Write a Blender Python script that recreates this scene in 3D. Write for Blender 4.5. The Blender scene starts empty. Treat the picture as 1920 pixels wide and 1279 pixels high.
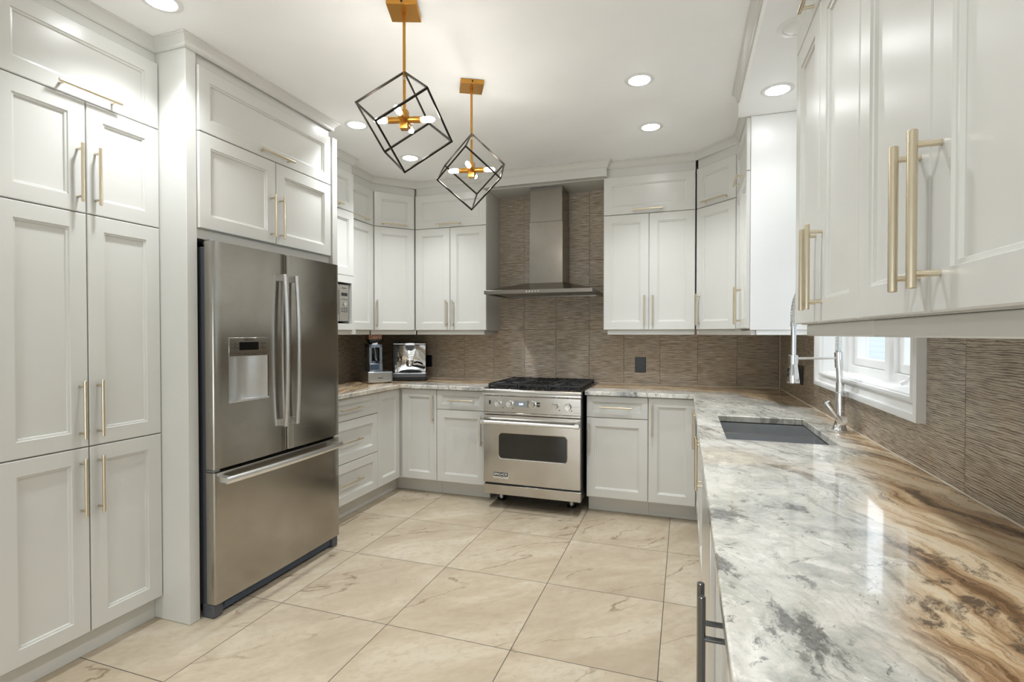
import bpy, math, random
from mathutils import Vector, Matrix
C = bpy.context.scene.collection
PI = math.pi

# ------------------------------------------------------------------ camera, world, light, exposure
S = bpy.context.scene
cd = bpy.data.cameras.new('camera'); cam = bpy.data.objects.new('camera', cd); C.objects.link(cam)
cd.sensor_width = 36.0; cd.sensor_fit = 'HORIZONTAL'; cd.lens = 36.0 * 960.9 / 1920.0; cd.clip_start = .02
cam.location = (0, 0, 1.342)
yaw, pitch = .3251, -.0138
fwd = Vector((-math.sin(yaw) * math.cos(pitch), math.cos(yaw) * math.cos(pitch), math.sin(pitch)))
cam.rotation_euler = fwd.to_track_quat('-Z', 'Y').to_euler()
S.camera = cam
S.view_settings.view_transform = 'Standard'; S.view_settings.look = 'None'
S.view_settings.gamma = 1.0; S.view_settings.use_curve_mapping = False
S.view_settings.exposure = 0.88
S.cycles.use_denoising = True
S.cycles.max_bounces = 10; S.cycles.diffuse_bounces = 6; S.cycles.glossy_bounces = 5
S.cycles.transparent_max_bounces = 12; S.cycles.sample_clamp_indirect = 6.0
S.cycles.caustics_reflective = False; S.cycles.caustics_refractive = False

W = bpy.data.worlds.new('daylight'); S.world = W; W.use_nodes = True
wb = W.node_tree.nodes['Background']; wb.inputs[0].default_value = (.86, .93, 1.0, 1); wb.inputs[1].default_value = 1.7

def area_light(name, loc, direction, sx, sy, power, col):
    l = bpy.data.lights.new(name, 'AREA'); l.shape = 'RECTANGLE'; l.size = sx; l.size_y = sy
    l.energy = power; l.color = col
    o = bpy.data.objects.new(name, l); C.objects.link(o); o.location = loc
    o.rotation_euler = Vector(direction).to_track_quat('-Z', 'Z').to_euler()
# added fill lamp behind the camera, set before an invented patio door
area_light('rear_fill', (-1.1, -2.90, 1.1), (0, .95, .30), 2.6, 2.0, 32, (.88, .95, 1.0))
DOWN_W = 22.0      # glow of the recessed lamps' lenses
SPOT_W = 30.0      # their beam
BULB_W = 52.0       # emission of the pendant bulbs

# ------------------------------------------------------------------ dimensions
XL, XW, YW, ZC = -2.88, .70, 4.42, 2.696
ZU, ZRAIL, ZT, ZTT = 1.3727, 1.3355, 2.274, 2.5736
ZB0, ZCT, ZTOP = .128, .8876, .92

# ------------------------------------------------------------------ node helpers
class NT:
    def __init__(s, name):
        s.m = bpy.data.materials.new(name); s.m.use_nodes = True
        s.t = s.m.node_tree; s.n = s.t.nodes; s.b = s.n['Principled BSDF']; s.out = s.n['Material Output']
    def new(s, typ, **kw):
        n = s.n.new(typ)
        for k, v in kw.items(): setattr(n, k, v)
        return n
    def link(s, a, b): s.t.links.new(a, b)
    def put(s, sock, v):
        if hasattr(v, 'default_value') and hasattr(v, 'node'): s.link(v, sock)
        else: sock.default_value = v
    def math(s, op, a, b=None, c=None, clamp=False):
        n = s.new('ShaderNodeMath', operation=op); n.use_clamp = clamp
        s.put(n.inputs[0], a)
        if b is not None: s.put(n.inputs[1], b)
        if c is not None: s.put(n.inputs[2], c)
        return n.outputs[0]
    def vmath(s, op, a, b):
        n = s.new('ShaderNodeVectorMath', operation=op); s.put(n.inputs[0], a)
        if b is not None: s.put(n.inputs[3] if op == 'SCALE' else n.inputs[1], b)
        return n.outputs[0]
    def coord(s): return s.new('ShaderNodeTexCoord').outputs['Object']
    def mapping(s, v, scale=(1, 1, 1), rot=(0, 0, 0), loc=(0, 0, 0)):
        n = s.new('ShaderNodeMapping'); s.link(v, n.inputs[0])
        n.inputs['Scale'].default_value = scale; n.inputs['Rotation'].default_value = rot; n.inputs['Location'].default_value = loc
        return n.outputs[0]
    def noise(s, v, scale=5, detail=4, rough=.55, dist=0.0, col=False):
        n = s.new('ShaderNodeTexNoise'); s.put(n.inputs['Vector'], v)
        n.inputs['Scale'].default_value = scale; n.inputs['Detail'].default_value = detail
        n.inputs['Roughness'].default_value = rough; n.inputs['Distortion'].default_value = dist
        return n.outputs['Color' if col else 'Fac']
    def ramp(s, f, stops, interp='LINEAR'):
        n = s.new('ShaderNodeValToRGB'); s.put(n.inputs[0], f); r = n.color_ramp; r.interpolation = interp
        while len(r.elements) < len(stops): r.elements.new(.5)
        for e, (p, c) in zip(r.elements, stops):
            e.position = p; e.color = (c, c, c, 1) if isinstance(c, (int, float)) else (*c, 1)
        return n.outputs[0]
    def mix(s, f, a, b, mode='MIX'):
        n = s.new('ShaderNodeMix', data_type='RGBA', blend_type=mode)
        s.put(n.inputs[0], f)
        for i, v in ((6, a), (7, b)):
            s.put(n.inputs[i], (*v, 1) if isinstance(v, tuple) and len(v) == 3 else v)
        return n.outputs[2]
    def sep(s, v):
        n = s.new('ShaderNodeSeparateXYZ'); s.link(v, n.inputs[0]); return n.outputs
    def comb(s, x, y, z):
        n = s.new('ShaderNodeCombineXYZ'); s.put(n.inputs[0], x); s.put(n.inputs[1], y); s.put(n.inputs[2], z); return n.outputs[0]
    def smooth(s, v, a, b):
        n = s.new('ShaderNodeMapRange', interpolation_type='SMOOTHSTEP'); s.put(n.inputs[0], v)
        n.inputs[1].default_value = a; n.inputs[2].default_value = b; return n.outputs[0]
    def bump(s, h, dist=.001, strength=1.0):
        n = s.new('ShaderNodeBump'); s.link(h, n.inputs['Height']); n.inputs['Distance'].default_value = dist
        n.inputs['Strength'].default_value = strength; s.link(n.outputs[0], s.b.inputs['Normal'])
    def set(s, **kw):
        names = dict(col='Base Color', rough='Roughness', metal='Metallic', spec='Specular IOR Level', ior='IOR',
                     aniso='Anisotropic', coat='Coat Weight', coatr='Coat Roughness', trans='Transmission Weight',
                     em='Emission Color', ems='Emission Strength')
        for k, v in kw.items():
            i = s.b.inputs[names[k]]
            s.put(i, (*v, 1) if isinstance(v, tuple) and len(v) == 3 else v)
        return s

def simple(name, col, rough=.5, metal=0.0, **kw): return NT(name).set(col=col, rough=rough, metal=metal, **kw).m

def paint(name, col, rough):
    n = NT(name); p = n.coord()
    v = n.noise(p, 3.0, 2); c = n.mix(n.smooth(v, .3, .7), tuple(x * .975 for x in col), col)
    n.set(col=c, rough=rough); n.bump(n.noise(p, 260, 2), .0002, .25); return n.m

def brushed(name, col, rough, axis=2, amount=1.0, smear=1.0):
    n = NT(name); p = n.coord()
    sc = [520, 520, 520]; sc[axis] = 6
    f = n.noise(n.mapping(p, tuple(sc)), 1.0, 3)
    big = n.noise(p, 5.5, 5, .6, .8)
    c = n.mix(f, tuple(x * .93 for x in col), tuple(min(1, x * 1.05) for x in col))
    c = n.mix(n.smooth(big, .35, .75), c, n.mix(1.0, c, (.93, .91, .88), 'MULTIPLY'))
    r = n.math('ADD', n.math('MULTIPLY', f, .08 * amount), rough - .04)
    r = n.math('ADD', r, n.math('MULTIPLY', n.smooth(big, .3, .8), .10 * smear))
    n.set(col=c, rough=r, metal=1.0)
    n.bump(f, .00012 * amount, .35)
    return n.m

# ------------------------------------------------------------------ materials
M = {}
M['paint'] = paint('cabinet_paint', (.64, .633, .598), .27)
M['white'] = paint('trim_white', (.82, .82, .81), .32)
M['wallp'] = paint('wall_paint', (.74, .74, .725), .6)
M['ceil'] = paint('ceiling_paint', (.93, .935, .93), .7)
M['steel'] = brushed('fridge_steel', (.42, .40, .365), .19, 1, 1.0, .5)
M['rsteel'] = brushed('range_steel', (.52, .50, .465), .16, 2, .8, .5)
M['hsteel'] = brushed('hood_steel', (.27, .25, .22), .25, 2, .8, .25)
M['gsteel'] = brushed('grinder_steel', (.30, .34, .39), .28, 2, .6, .2)
M['kbsteel'] = brushed('drawer_steel', (.56, .56, .55), .24, 0, .6, .4)
M['lsteel'] = brushed('light_steel', (.84, .85, .86), .30, 2, .6, .2)
M['bsteel'] = brushed('sink_steel', (.60, .615, .63), .36, 0, .8, .4)
M['dsteel'] = simple('hinge_steel', (.30, .31, .32), .35, 1.0)
M['chrome'] = simple('chrome', (.78, .79, .80), .06, 1.0)
M['nickel'] = simple('dark_chrome', (.17, .175, .185), .14, 1.0)
M['gold'] = brushed('champagne_brass', (.72, .635, .48), .32, 2, .6, .1)
M['brass'] = brushed('aged_brass', (.57, .285, .06), .30, 2, .8, .4)
M['blackm'] = simple('black_bronze', (.030, .026, .022), .34, .85)
M['iron'] = simple('cast_iron', (.014, .014, .015), .45)
M['black'] = simple('black_plastic', (.009, .009, .010), .36)
M['glossblack'] = simple('black_glass', (.008, .008, .009), .06)
M['dark'] = simple('dark_grey_plastic', (.075, .080, .090), .42)
M['navy'] = simple('slate_plastic', (.045, .070, .11), .40)
M['grey'] = simple('grey_plastic', (.30, .31, .32), .40)
M['caulk'] = simple('caulk', (.62, .55, .45), .6)
M['ink'] = simple('printed_ink', (.03, .03, .03), .5)
M['wink'] = simple('white_ink', (.85, .85, .84), .4)
M['beans'] = None
n = NT('coffee_beans'); p = n.coord()
vz = n.new('ShaderNodeTexVoronoi'); n.link(p, vz.inputs['Vector']); vz.inputs['Scale'].default_value = 130
n.set(col=n.ramp(vz.outputs['Distance'], [(0, (.62, .32, .20)), (.5, (.30, .13, .07)), (.8, (.05, .02, .01))]), rough=.3); M['beans'] = n.m

def emit(name, col, strength):
    n = NT(name).set(col=col, rough=.4, em=col, ems=strength); return n.m
M['lamp'] = emit('lamp_disc', (.95, .98, 1.0), DOWN_W)
M['bulb'] = emit('warm_bulb', (1.0, .95, .87), BULB_W)
M['clock'] = emit('clock_digits', (.55, .75, 1.0), 1.6)

# thin window glass: clear with a reflection at grazing angles
n = NT('window_glass'); tr = n.new('ShaderNodeBsdfTransparent'); gl = n.new('ShaderNodeBsdfGlossy'); mx = n.new('ShaderNodeMixShader')
gl.inputs['Roughness'].default_value = .02; fr = n.new('ShaderNodeFresnel'); fr.inputs[0].default_value = 1.3
gm_ = n.new('ShaderNodeNewGeometry'); n.link(n.math('MULTIPLY', fr.outputs[0], n.math('SUBTRACT', 1.0, gm_.outputs['Backfacing'])), mx.inputs[0]); n.link(tr.outputs[0], mx.inputs[1]); n.link(gl.outputs[0], mx.inputs[2])
n.link(mx.outputs[0], n.out.inputs[0]); M['glass'] = n.m
n = NT('oven_glass').set(col=(.012, .011, .010), rough=.05, spec=.6); M['ovenglass'] = n.m

# floor: square porcelain slabs with fine dark joints and drifting brown veins
n = NT('floor_tile'); p = n.coord(); x, y, z = n.sep(p)
tx = n.math('DIVIDE', n.math('ADD', x, 1.8989), .6015); ty = n.math('DIVIDE', n.math('ADD', y, -2.0403), .6158)
ix = n.math('FLOOR', tx); iy = n.math('FLOOR', ty); fx = n.math('FRACT', tx); fy = n.math('FRACT', ty)
ex = n.math('MINIMUM', fx, n.math('SUBTRACT', 1.0, fx)); ey = n.math('MINIMUM', fy, n.math('SUBTRACT', 1.0, fy))
edge = n.math('MULTIPLY', n.math('MINIMUM', ex, ey), .608)
joint = n.math('SUBTRACT', 1.0, n.smooth(edge, .0011, .0023))
wn = n.new('ShaderNodeTexWhiteNoise'); n.link(n.comb(ix, iy, 3.0), wn.inputs['Vector'])
off = n.vmath('SCALE', wn.outputs['Color'], 17.0)
q = n.vmath('ADD', p, off)
qr = n.mapping(q, rot=(0, 0, -.72))
aniso = lambda k: n.mapping(qr, (k, 1.0, 1.0))          # features run along the turned x axis
cloud = n.noise(aniso(.45), 3.0, 7, .62, .5)
fine = n.noise(aniso(.6), 30, 6, .68)
col = n.ramp(cloud, [(.30, (.375, .303, .214)), (.5, (.475, .398, .292)), (.70, (.560, .495, .390))])
col = n.mix(n.math('MULTIPLY', n.smooth(fine, .44, .66), .34), col, (.37, .295, .21))
tint = n.ramp(wn.outputs['Value'], [(0, (.95, .93, .90)), (1, (1.03, 1.03, 1.04))]); col = n.mix(1.0, col, tint, 'MULTIPLY')
vn = n.noise(n.vmath('ADD', aniso(.22), n.vmath('SCALE', n.noise(q, 9, 4, .6, 0, True), .05)), 2.6, 3, .5)
vein = n.math('SUBTRACT', 1.0, n.smooth(n.math('ABSOLUTE', n.math('SUBTRACT', vn, .5)), .0, .0075))
vein = n.math('MULTIPLY', vein, n.smooth(n.noise(q, 2.2, 3, .5), .40, .54))
vein = n.math('MULTIPLY', vein, n.smooth(n.noise(aniso(.5), 12, 4, .6), .38, .56))
col = n.mix(n.math('MULTIPLY', vein, .80), col, (.20, .135, .085))
pit = n.math('MULTIPLY', n.smooth(n.noise(aniso(.6), 55, 3, .6), .66, .74), n.smooth(n.noise(q, 3.0, 2, .5), .54, .66))
col = n.mix(n.math('MULTIPLY', pit, .6), col, (.22, .16, .11))
pale = n.math('MULTIPLY', n.smooth(n.noise(aniso(.3), 14, 4, .6), .62, .72), n.smooth(n.noise(q, 2.0, 2), .55, .66))
col = n.mix(n.math('MULTIPLY', pale, .35), col, (.74, .68, .58))
col = n.mix(joint, col, (.045, .038, .032))
n.set(col=col, rough=n.math('ADD', .27, n.math('MULTIPLY', joint, .4)), spec=.45)
n.bump(n.math('ADD', n.math('MULTIPLY', joint, -1.0), n.math('MULTIPLY', fine, .08)), .0012, .6); M['floor'] = n.m

# backsplash: brown metallic-glazed tiles with rippled bark-like ridges
def splash(name, use_y, j0, pitch, wob):
    n = NT(name); p = n.coord(); x, y, z = n.sep(p)
    s = y if use_y else x
    ts = n.math('DIVIDE', n.math('SUBTRACT', s, j0), pitch); tz = n.math('DIVIDE', n.math('SUBTRACT', z, 1.38), .60)
    its = n.math('FLOOR', ts); itz = n.math('FLOOR', tz)
    fs = n.math('FRACT', ts); fz = n.math('FRACT', tz)
    es = n.math('MULTIPLY', n.math('MINIMUM', fs, n.math('SUBTRACT', 1.0, fs)), pitch)
    ez = n.math('MULTIPLY', n.math('MINIMUM', fz, n.math('SUBTRACT', 1.0, fz)), .60)
    joint = n.math('SUBTRACT', 1.0, n.smooth(n.math('MINIMUM', es, ez), .0006, .0017))
    wn = n.new('ShaderNodeTexWhiteNoise'); n.link(n.comb(its, itz, 1.0), wn.inputs['Vector'])
    q = n.vmath('ADD', n.comb(s, z, 0.0), n.vmath('SCALE', wn.outputs['Color'], 9.0))
    qx, qy, qz = n.sep(q)
    warp = n.noise(n.comb(n.math('MULTIPLY', qx, 15.0), n.math('MULTIPLY', qy, 34.0), 0.0), 1.0, 3, .55)
    warp2 = n.noise(n.comb(n.math('MULTIPLY', qx, 4.0), n.math('MULTIPLY', qy, 16.0), 3.0), 1.0, 2, .5)
    zz = n.math('ADD', n.math('ADD', qy, n.math('MULTIPLY', n.math('SUBTRACT', warp, .5), .010 * wob)), n.math('MULTIPLY', n.math('SUBTRACT', warp2, .5), .018 * wob))
    ridge = n.math('MULTIPLY_ADD', n.math('SINE', n.math('MULTIPLY', zz, 1020.0)), .5, .5)
    lump = n.noise(n.comb(n.math('MULTIPLY', qx, 11.0), n.math('MULTIPLY', zz, 150.0), 0.0), 1.0, 3, .6)
    fine = n.noise(n.comb(n.math('MULTIPLY', qx, 30.0), n.math('MULTIPLY', zz, 420.0), 0.0), 1.0, 2, .5)
    h = n.math('ADD', n.math('MULTIPLY', ridge, .46), n.math('ADD', n.math('MULTIPLY', n.smooth(lump, .28, .72), .54), n.math('MULTIPLY', fine, .14)))
    c = n.ramp(h, [(.12, (.115, .086, .060)), (.36, (.285, .230, .172)), (.62, (.43, .362, .282)), (.90, (.57, .50, .41))])
    blot = n.noise(q, 7.0, 3); c = n.mix(n.math('MULTIPLY', n.smooth(blot, .4, .7), .45), c, n.mix(1.0, c, (1.0, .88, .73), 'MULTIPLY'))
    c = n.mix(joint, c, (.10, .078, .058))
    n.set(col=c, rough=n.math('ADD', .22, n.math('MULTIPLY', joint, .4)), metal=.22, spec=.65)
    n.bump(n.math('SUBTRACT', h, n.math('MULTIPLY', joint, .6)), .0026, .9); return n.m
M['splash_b'] = splash('ribbed_tile', False, -1.667, .2945, .55)
M['splash_r'] = splash('ribbed_tile_side', True, 3.192, .3075, 1.0)

# granite: pale grey clouds at the front, golden brown streaks towards the walls
n = NT('granite'); p = n.coord(); x, y, z = n.sep(p)
w1 = n.noise(p, 1.5, 2, .5, 0, True); w2 = n.noise(p, 6.0, 4, .6, 0, True); w3 = n.noise(p, 28.0, 4, .65, 0, True)
ctr = lambda c, a: n.vmath('SCALE', n.vmath('SUBTRACT', c, (.5, .5, .5)), a)
pw = n.vmath('ADD', n.vmath('ADD', p, ctr(w1, .22)), n.vmath('ADD', ctr(w2, .075), ctr(w3, .026)))
wx, wy, wz = n.sep(pw)
d = n.math('MINIMUM', n.math('SUBTRACT', XW, wx), n.math('MULTIPLY', n.math('SUBTRACT', YW, wy), .80))
d = n.math('MINIMUM', d, n.math('MULTIPLY', n.math('ADD', wx, 2.88), .55))
# beyond the sink the brown band narrows, close to the viewer it spreads
lim = n.math('MULTIPLY_ADD', n.math('MULTIPLY_ADD', y, 1 / 1.7, -.9 / 1.7, clamp=True), -.335, .105)
lim = n.math('ADD', lim, n.math('MULTIPLY', n.smooth(y, 3.2, 3.9), .31))
lm = n.smooth(x, -.6, -.2)
lim = n.math('ADD', n.math('MULTIPLY', lim, lm), n.math('MULTIPLY', n.math('SUBTRACT', 1.0, lm), .06))
gold = n.math('SUBTRACT', 1.0, n.smooth(n.math('SUBTRACT', d, lim), .21, .32))
along = n.math('GREATER_THAN', n.math('ADD', n.math('SUBTRACT', YW, y), n.math('MULTIPLY', n.noise(p, 3, 2), .2)), .72)
rx = n.math('MULTIPLY', n.math('ADD', wx, n.math('MULTIPLY', wy, .40)), .93)
ry = n.math('SUBTRACT', wy, n.math('MULTIPLY', wx, .40))
def streaks(sc, off):
    a = n.comb(n.math('MULTIPLY', rx, 14.0 * sc), n.math('MULTIPLY', ry, 1.1 * sc), off)
    b = n.comb(n.math('MULTIPLY', wx, 2.4 * sc), n.math('MULTIPLY', n.math('ADD', wy, n.math('MULTIPLY', wx, .1)), 13.0 * sc), off + 4.0)
    return n.sep(n.mix(along, n.noise(b, 1.0, 7, .66, .3, True), n.noise(a, 1.0, 7, .66, .3, True)))[0]
sr, sr2, sr3 = streaks(1.0, 0.0), streaks(2.2, 7.0), streaks(5.0, 3.0)
cl = n.noise(pw, 4.2, 10, .70, .3); cl2 = n.noise(n.mapping(pw, (1.5, 1, 1), (0, 0, .5), (3, 1, 0)), 5.0, 10, .74, .4)
grain = n.noise(p, 85.0, 4, .7)
g1 = n.ramp(cl, [(.30, (.20, .215, .21)), (.41, (.41, .42, .40)), (.51, (.66, .655, .62)), (.60, (.80, .79, .76)), (.72, (.87, .86, .84))])
mott = n.noise(pw, 13.0, 8, .72, .3)
g1 = n.mix(n.math('MULTIPLY', n.smooth(mott, .50, .64), .55), g1, (.44, .445, .415))
g1 = n.mix(n.math('MULTIPLY', n.smooth(n.noise(n.vmath('ADD', pw, (7.0, 2.0, 0.0)), 3.0, 5, .6), .50, .62), .45), g1, (.58, .585, .52))
flk = n.math('MULTIPLY', n.smooth(n.noise(n.mapping(n.mapping(pw, rot=(0, 0, .5)), (1.0, .45, 1.0)), 34.0, 7, .74), .555, .63), n.smooth(n.noise(pw, 5.0, 3), .42, .58))
g1 = n.mix(n.math('MULTIPLY', flk, .80), g1, (.13, .135, .13))
g1 = n.mix(n.math('MULTIPLY', n.smooth(n.noise(n.vmath('ADD', pw, (1.0, 5.0, 0.0)), 17.0, 8, .74), .55, .63), .6), g1, (.90, .89, .86))
sw = n.math('MAXIMUM', n.math('SUBTRACT', 1.0, n.smooth(d, .26, .50)), n.math('MULTIPLY', n.smooth(y, 1.9, 2.3), .8))
sw = n.math('MULTIPLY_ADD', sw, .82, .18)
g1 = n.mix(n.math('MULTIPLY', n.math('MULTIPLY', n.math('SUBTRACT', 1.0, n.smooth(sr2, .36, .47)), .75), sw), g1, (.20, .20, .195))
g1 = n.mix(n.math('MULTIPLY', n.math('MULTIPLY', n.math('SUBTRACT', 1.0, n.smooth(sr3, .34, .46)), .75), sw), g1, (.15, .15, .15))
near = n.math('SUBTRACT', 1.0, n.smooth(y, .9, 2.3))
dth = n.math('MULTIPLY_ADD', near, .045, .345)
dk = n.math('SUBTRACT', 1.0, n.smooth(n.math('SUBTRACT', cl2, dth), -.02, .065))
g1 = n.mix(n.math('MULTIPLY', dk, .85), g1, n.ramp(grain, [(.35, (.055, .055, .055)), (.65, (.21, .205, .20))]))
peach = n.math('MULTIPLY', n.smooth(n.noise(pw, 2.4, 4), .55, .68), .30)
g1 = n.mix(peach, g1, (.76, .62, .45))
g2 = n.ramp(sr, [(.30, (.055, .033, .019)), (.39, (.22, .125, .060)), (.46, (.52, .35, .20)), (.54, (.76, .61, .42)), (.68, (.84, .74, .58))])
g2 = n.mix(n.math('MULTIPLY', n.math('SUBTRACT', 1.0, n.smooth(sr2, .36, .46)), .70), g2, (.10, .062, .036))
g2 = n.mix(n.math('MULTIPLY', n.math('SUBTRACT', 1.0, n.smooth(sr3, .34, .44)), .5), g2, (.14, .09, .055))
g2 = n.mix(n.math('MULTIPLY', n.math('MULTIPLY', dk, near), .85), g2, (.075, .055, .042))
col = n.mix(gold, g1, g2)
col = n.mix(n.math('MULTIPLY', n.smooth(grain, .50, .75), .16), col, (.16, .15, .14))
col = n.mix(1.0, col, (.95, .925, .885), 'MULTIPLY')
n.set(col=col, rough=.06, spec=.5); M['granite'] = n.m

# neighbour's siding
n = NT('siding'); p = n.coord(); x, y, z = n.sep(p)
fz = n.math('FRACT', n.math('DIVIDE', z, .13)); n.set(col=n.ramp(fz, [(0, (.17, .20, .22)), (.08, (.30, .345, .37)), (1, (.33, .375, .40))]), rough=.6); M['siding'] = n.m
M['lawn'] = simple('paving', (.55, .55, .53), .8)

# ------------------------------------------------------------------ mesh builder
class B:
    def __init__(s): s.v = []; s.f = []
    def add(s, vs, fs):
        k = len(s.v); s.v += [tuple(v) for v in vs]; s.f += [tuple(i + k for i in f) for f in fs]; return s
    def box(s, x0, x1, y0, y1, z0, z1):
        return s.add([(x0, y0, z0), (x1, y0, z0), (x1, y1, z0), (x0, y1, z0), (x0, y0, z1), (x1, y0, z1), (x1, y1, z1), (x0, y1, z1)],
                     [(0, 3, 2, 1), (4, 5, 6, 7), (0, 1, 5, 4), (1, 2, 6, 5), (2, 3, 7, 6), (3, 0, 4, 7)])
    def mbox(s, m, u0, u1, v0, v1, n0, n1):
        k = len(s.v); s.box(u0, u1, v0, v1, n0, n1)
        s.v[k:] = [tuple(m @ Vector(q)) for q in s.v[k:]]; return s
    def tube(s, pts, rad, seg=14, caps=True):
        pts = [Vector(q) for q in pts]; N = len(pts); rads = rad if isinstance(rad, (list, tuple)) else [rad] * N
        t0 = (pts[1] - pts[0]).normalized(); up = Vector((0, 0, 1)) if abs(t0.z) < .9 else Vector((1, 0, 0))
        a = t0.cross(up).normalized(); k = len(s.v); prev = t0
        for i in range(N):
            t = (pts[min(i + 1, N - 1)] - pts[max(i - 1, 0)]).normalized()
            a = (a - t * a.dot(t)).normalized(); b = t.cross(a)
            for j in range(seg):
                w = 2 * PI * j / seg; s.v.append(tuple(pts[i] + (a * math.cos(w) + b * math.sin(w)) * rads[i]))
        for i in range(N - 1):
            for j in range(seg):
                s.f.append((k + i * seg + j, k + i * seg + (j + 1) % seg, k + (i + 1) * seg + (j + 1) % seg, k + (i + 1) * seg + j))
        if caps:
            s.f.append(tuple(k + j for j in reversed(range(seg)))); s.f.append(tuple(k + (N - 1) * seg + j for j in range(seg)))
        return s
    def lathe(s, c, prof, seg=32, m=None):
        k = len(s.v); N = len(prof); c = Vector(c)
        for r, h in prof:
            for j in range(seg):
                w = 2 * PI * j / seg; q = Vector((r * math.cos(w), r * math.sin(w), h))
                s.v.append(tuple(c + ((m @ q) if m else q)))
        for i in range(N - 1):
            for j in range(seg):
                s.f.append((k + i * seg + j, k + i * seg + (j + 1) % seg, k + (i + 1) * seg + (j + 1) % seg, k + (i + 1) * seg + j))
        if prof[0][0] > 1e-5: s.f.append(tuple(k + j for j in reversed(range(seg))))
        if prof[-1][0] > 1e-5: s.f.append(tuple(k + (N - 1) * seg + j for j in range(seg)))
        return s
    def prism(s, poly, z0, z1, m=None):
        N = len(poly); vs = [(a, b, z0) for a, b in poly] + [(a, b, z1) for a, b in poly]
        if m: vs = [tuple(m @ Vector(q)) for q in vs]
        return s.add(vs, [tuple(reversed(range(N))), tuple(range(N, 2 * N))] + [(i, (i + 1) % N, N + (i + 1) % N, N + i) for i in range(N)])
    def loops(s, m, rings, close_back=True):
        """rings of rectangles (u0,u1,v0,v1,n) joined from back to front; the last is filled"""
        k = len(s.v)
        for u0, u1, v0, v1, q in rings:
            s.v += [tuple(m @ Vector(a)) for a in ((u0, v0, q), (u1, v0, q), (u1, v1, q), (u0, v1, q))]
        for i in range(len(rings) - 1):
            for j in range(4):
                s.f.append((k + i * 4 + j, k + i * 4 + (j + 1) % 4, k + i * 4 + 4 + (j + 1) % 4, k + i * 4 + 4 + j))
        L = k + (len(rings) - 1) * 4; s.f.append((L, L + 1, L + 2, L + 3))
        if close_back: s.f.append((k + 3, k + 2, k + 1, k))
        return s
    def shaker(s, m, u0, u1, v0, v1, t=.020, fw=.062):
        fw = min(fw, (v1 - v0) * .27, (u1 - u0) * .27)
        R = [(u0, u1, v0, v1, -t), (u0, u1, v0, v1, -.003), (u0 + .003, u1 - .003, v0 + .003, v1 - .003, 0)]
        for i, q in ((fw, 0), (fw + .002, -.0045), (fw + .009, -.0058), (fw + .0115, -.0115)):
            R.append((u0 + i, u1 - i, v0 + i, v1 - i, q))
        return s.loops(m, R)
    def grid(s, xs, ys, z0, z1, skip=(), m=None):
        """slab of rectangular cells, some left out, with walls round every edge"""
        nx, ny = len(xs) - 1, len(ys) - 1; k = len(s.v)
        full = {(i, j) for i in range(nx) for j in range(ny)} - set(skip); idx = {}
        def P(i, j, t):
            if (i, j, t) not in idx:
                q = Vector((xs[i], ys[j], (z0, z1)[t])); idx[(i, j, t)] = len(s.v); s.v.append(tuple(m @ q) if m else tuple(q))
            return idx[(i, j, t)]
        for i, j in full:
            s.f.append((P(i, j, 1), P(i + 1, j, 1), P(i + 1, j + 1, 1), P(i, j + 1, 1)))
            s.f.append((P(i, j, 0), P(i, j + 1, 0), P(i + 1, j + 1, 0), P(i + 1, j, 0)))
            for di, dj, a, b in ((-1, 0, (i, j + 1), (i, j)), (1, 0, (i + 1, j), (i + 1, j + 1)), (0, -1, (i, j), (i + 1, j)), (0, 1, (i + 1, j + 1), (i, j + 1))):
                if (i + di, j + dj) not in full:
                    s.f.append((P(*a, 0), P(*b, 0), P(*b, 1), P(*a, 1)))
        return s

def frame(o, u):
    u = Vector((u[0], u[1], 0)).normalized(); v = Vector((0, 0, 1)); n = u.cross(v)
    m = Matrix.Identity(4)
    for i, a in enumerate((u, v, n)):
        for r in range(3): m[r][i] = a[r]
    for r in range(3): m[r][3] = o[r]
    return m

def wloc(o):
    w = Vector((0, 0, 0))
    while o: w += Vector(o.location); o = o.parent
    return w
def obj(name, b, mat, parent=None, bevel=0, seg=2, smooth=True, ang=35):
    me = bpy.data.meshes.new(name); o = bpy.data.objects.new(name, me); C.objects.link(o)
    off = wloc(parent) if parent else Vector((0, 0, 0))
    me.from_pydata([tuple(Vector(v) - off) for v in b.v], [], b.f); me.validate(); me.update()
    me.materials.append(mat)
    if smooth:
        for q in me.polygons: q.use_smooth = True
        me.set_sharp_from_angle(angle=math.radians(ang))
    if bevel:
        w = o.modifiers.new('bevel', 'BEVEL'); w.width = bevel; w.segments = seg; w.limit_method = 'ANGLE'; w.angle_limit = math.radians(40)
        w.harden_normals = False
    if parent: o.parent = parent
    return o
def tag(o, label=None, cat=None, group=None, kind=None):
    if label: o['label'] = label
    if cat: o['category'] = cat
    if group: o['group'] = group
    if kind: o['kind'] = kind
    return o
def thing(name, loc, label, cat, group=None):
    o = bpy.data.objects.new(name, None); C.objects.link(o); o.location = loc; o.empty_display_size = .1
    return tag(o, label, cat, group)
def struct(name, b, mat, parent=None, **kw):
    o = obj(name, b, mat, parent, **kw)
    if not parent: o['kind'] = 'structure'
    return o
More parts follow.
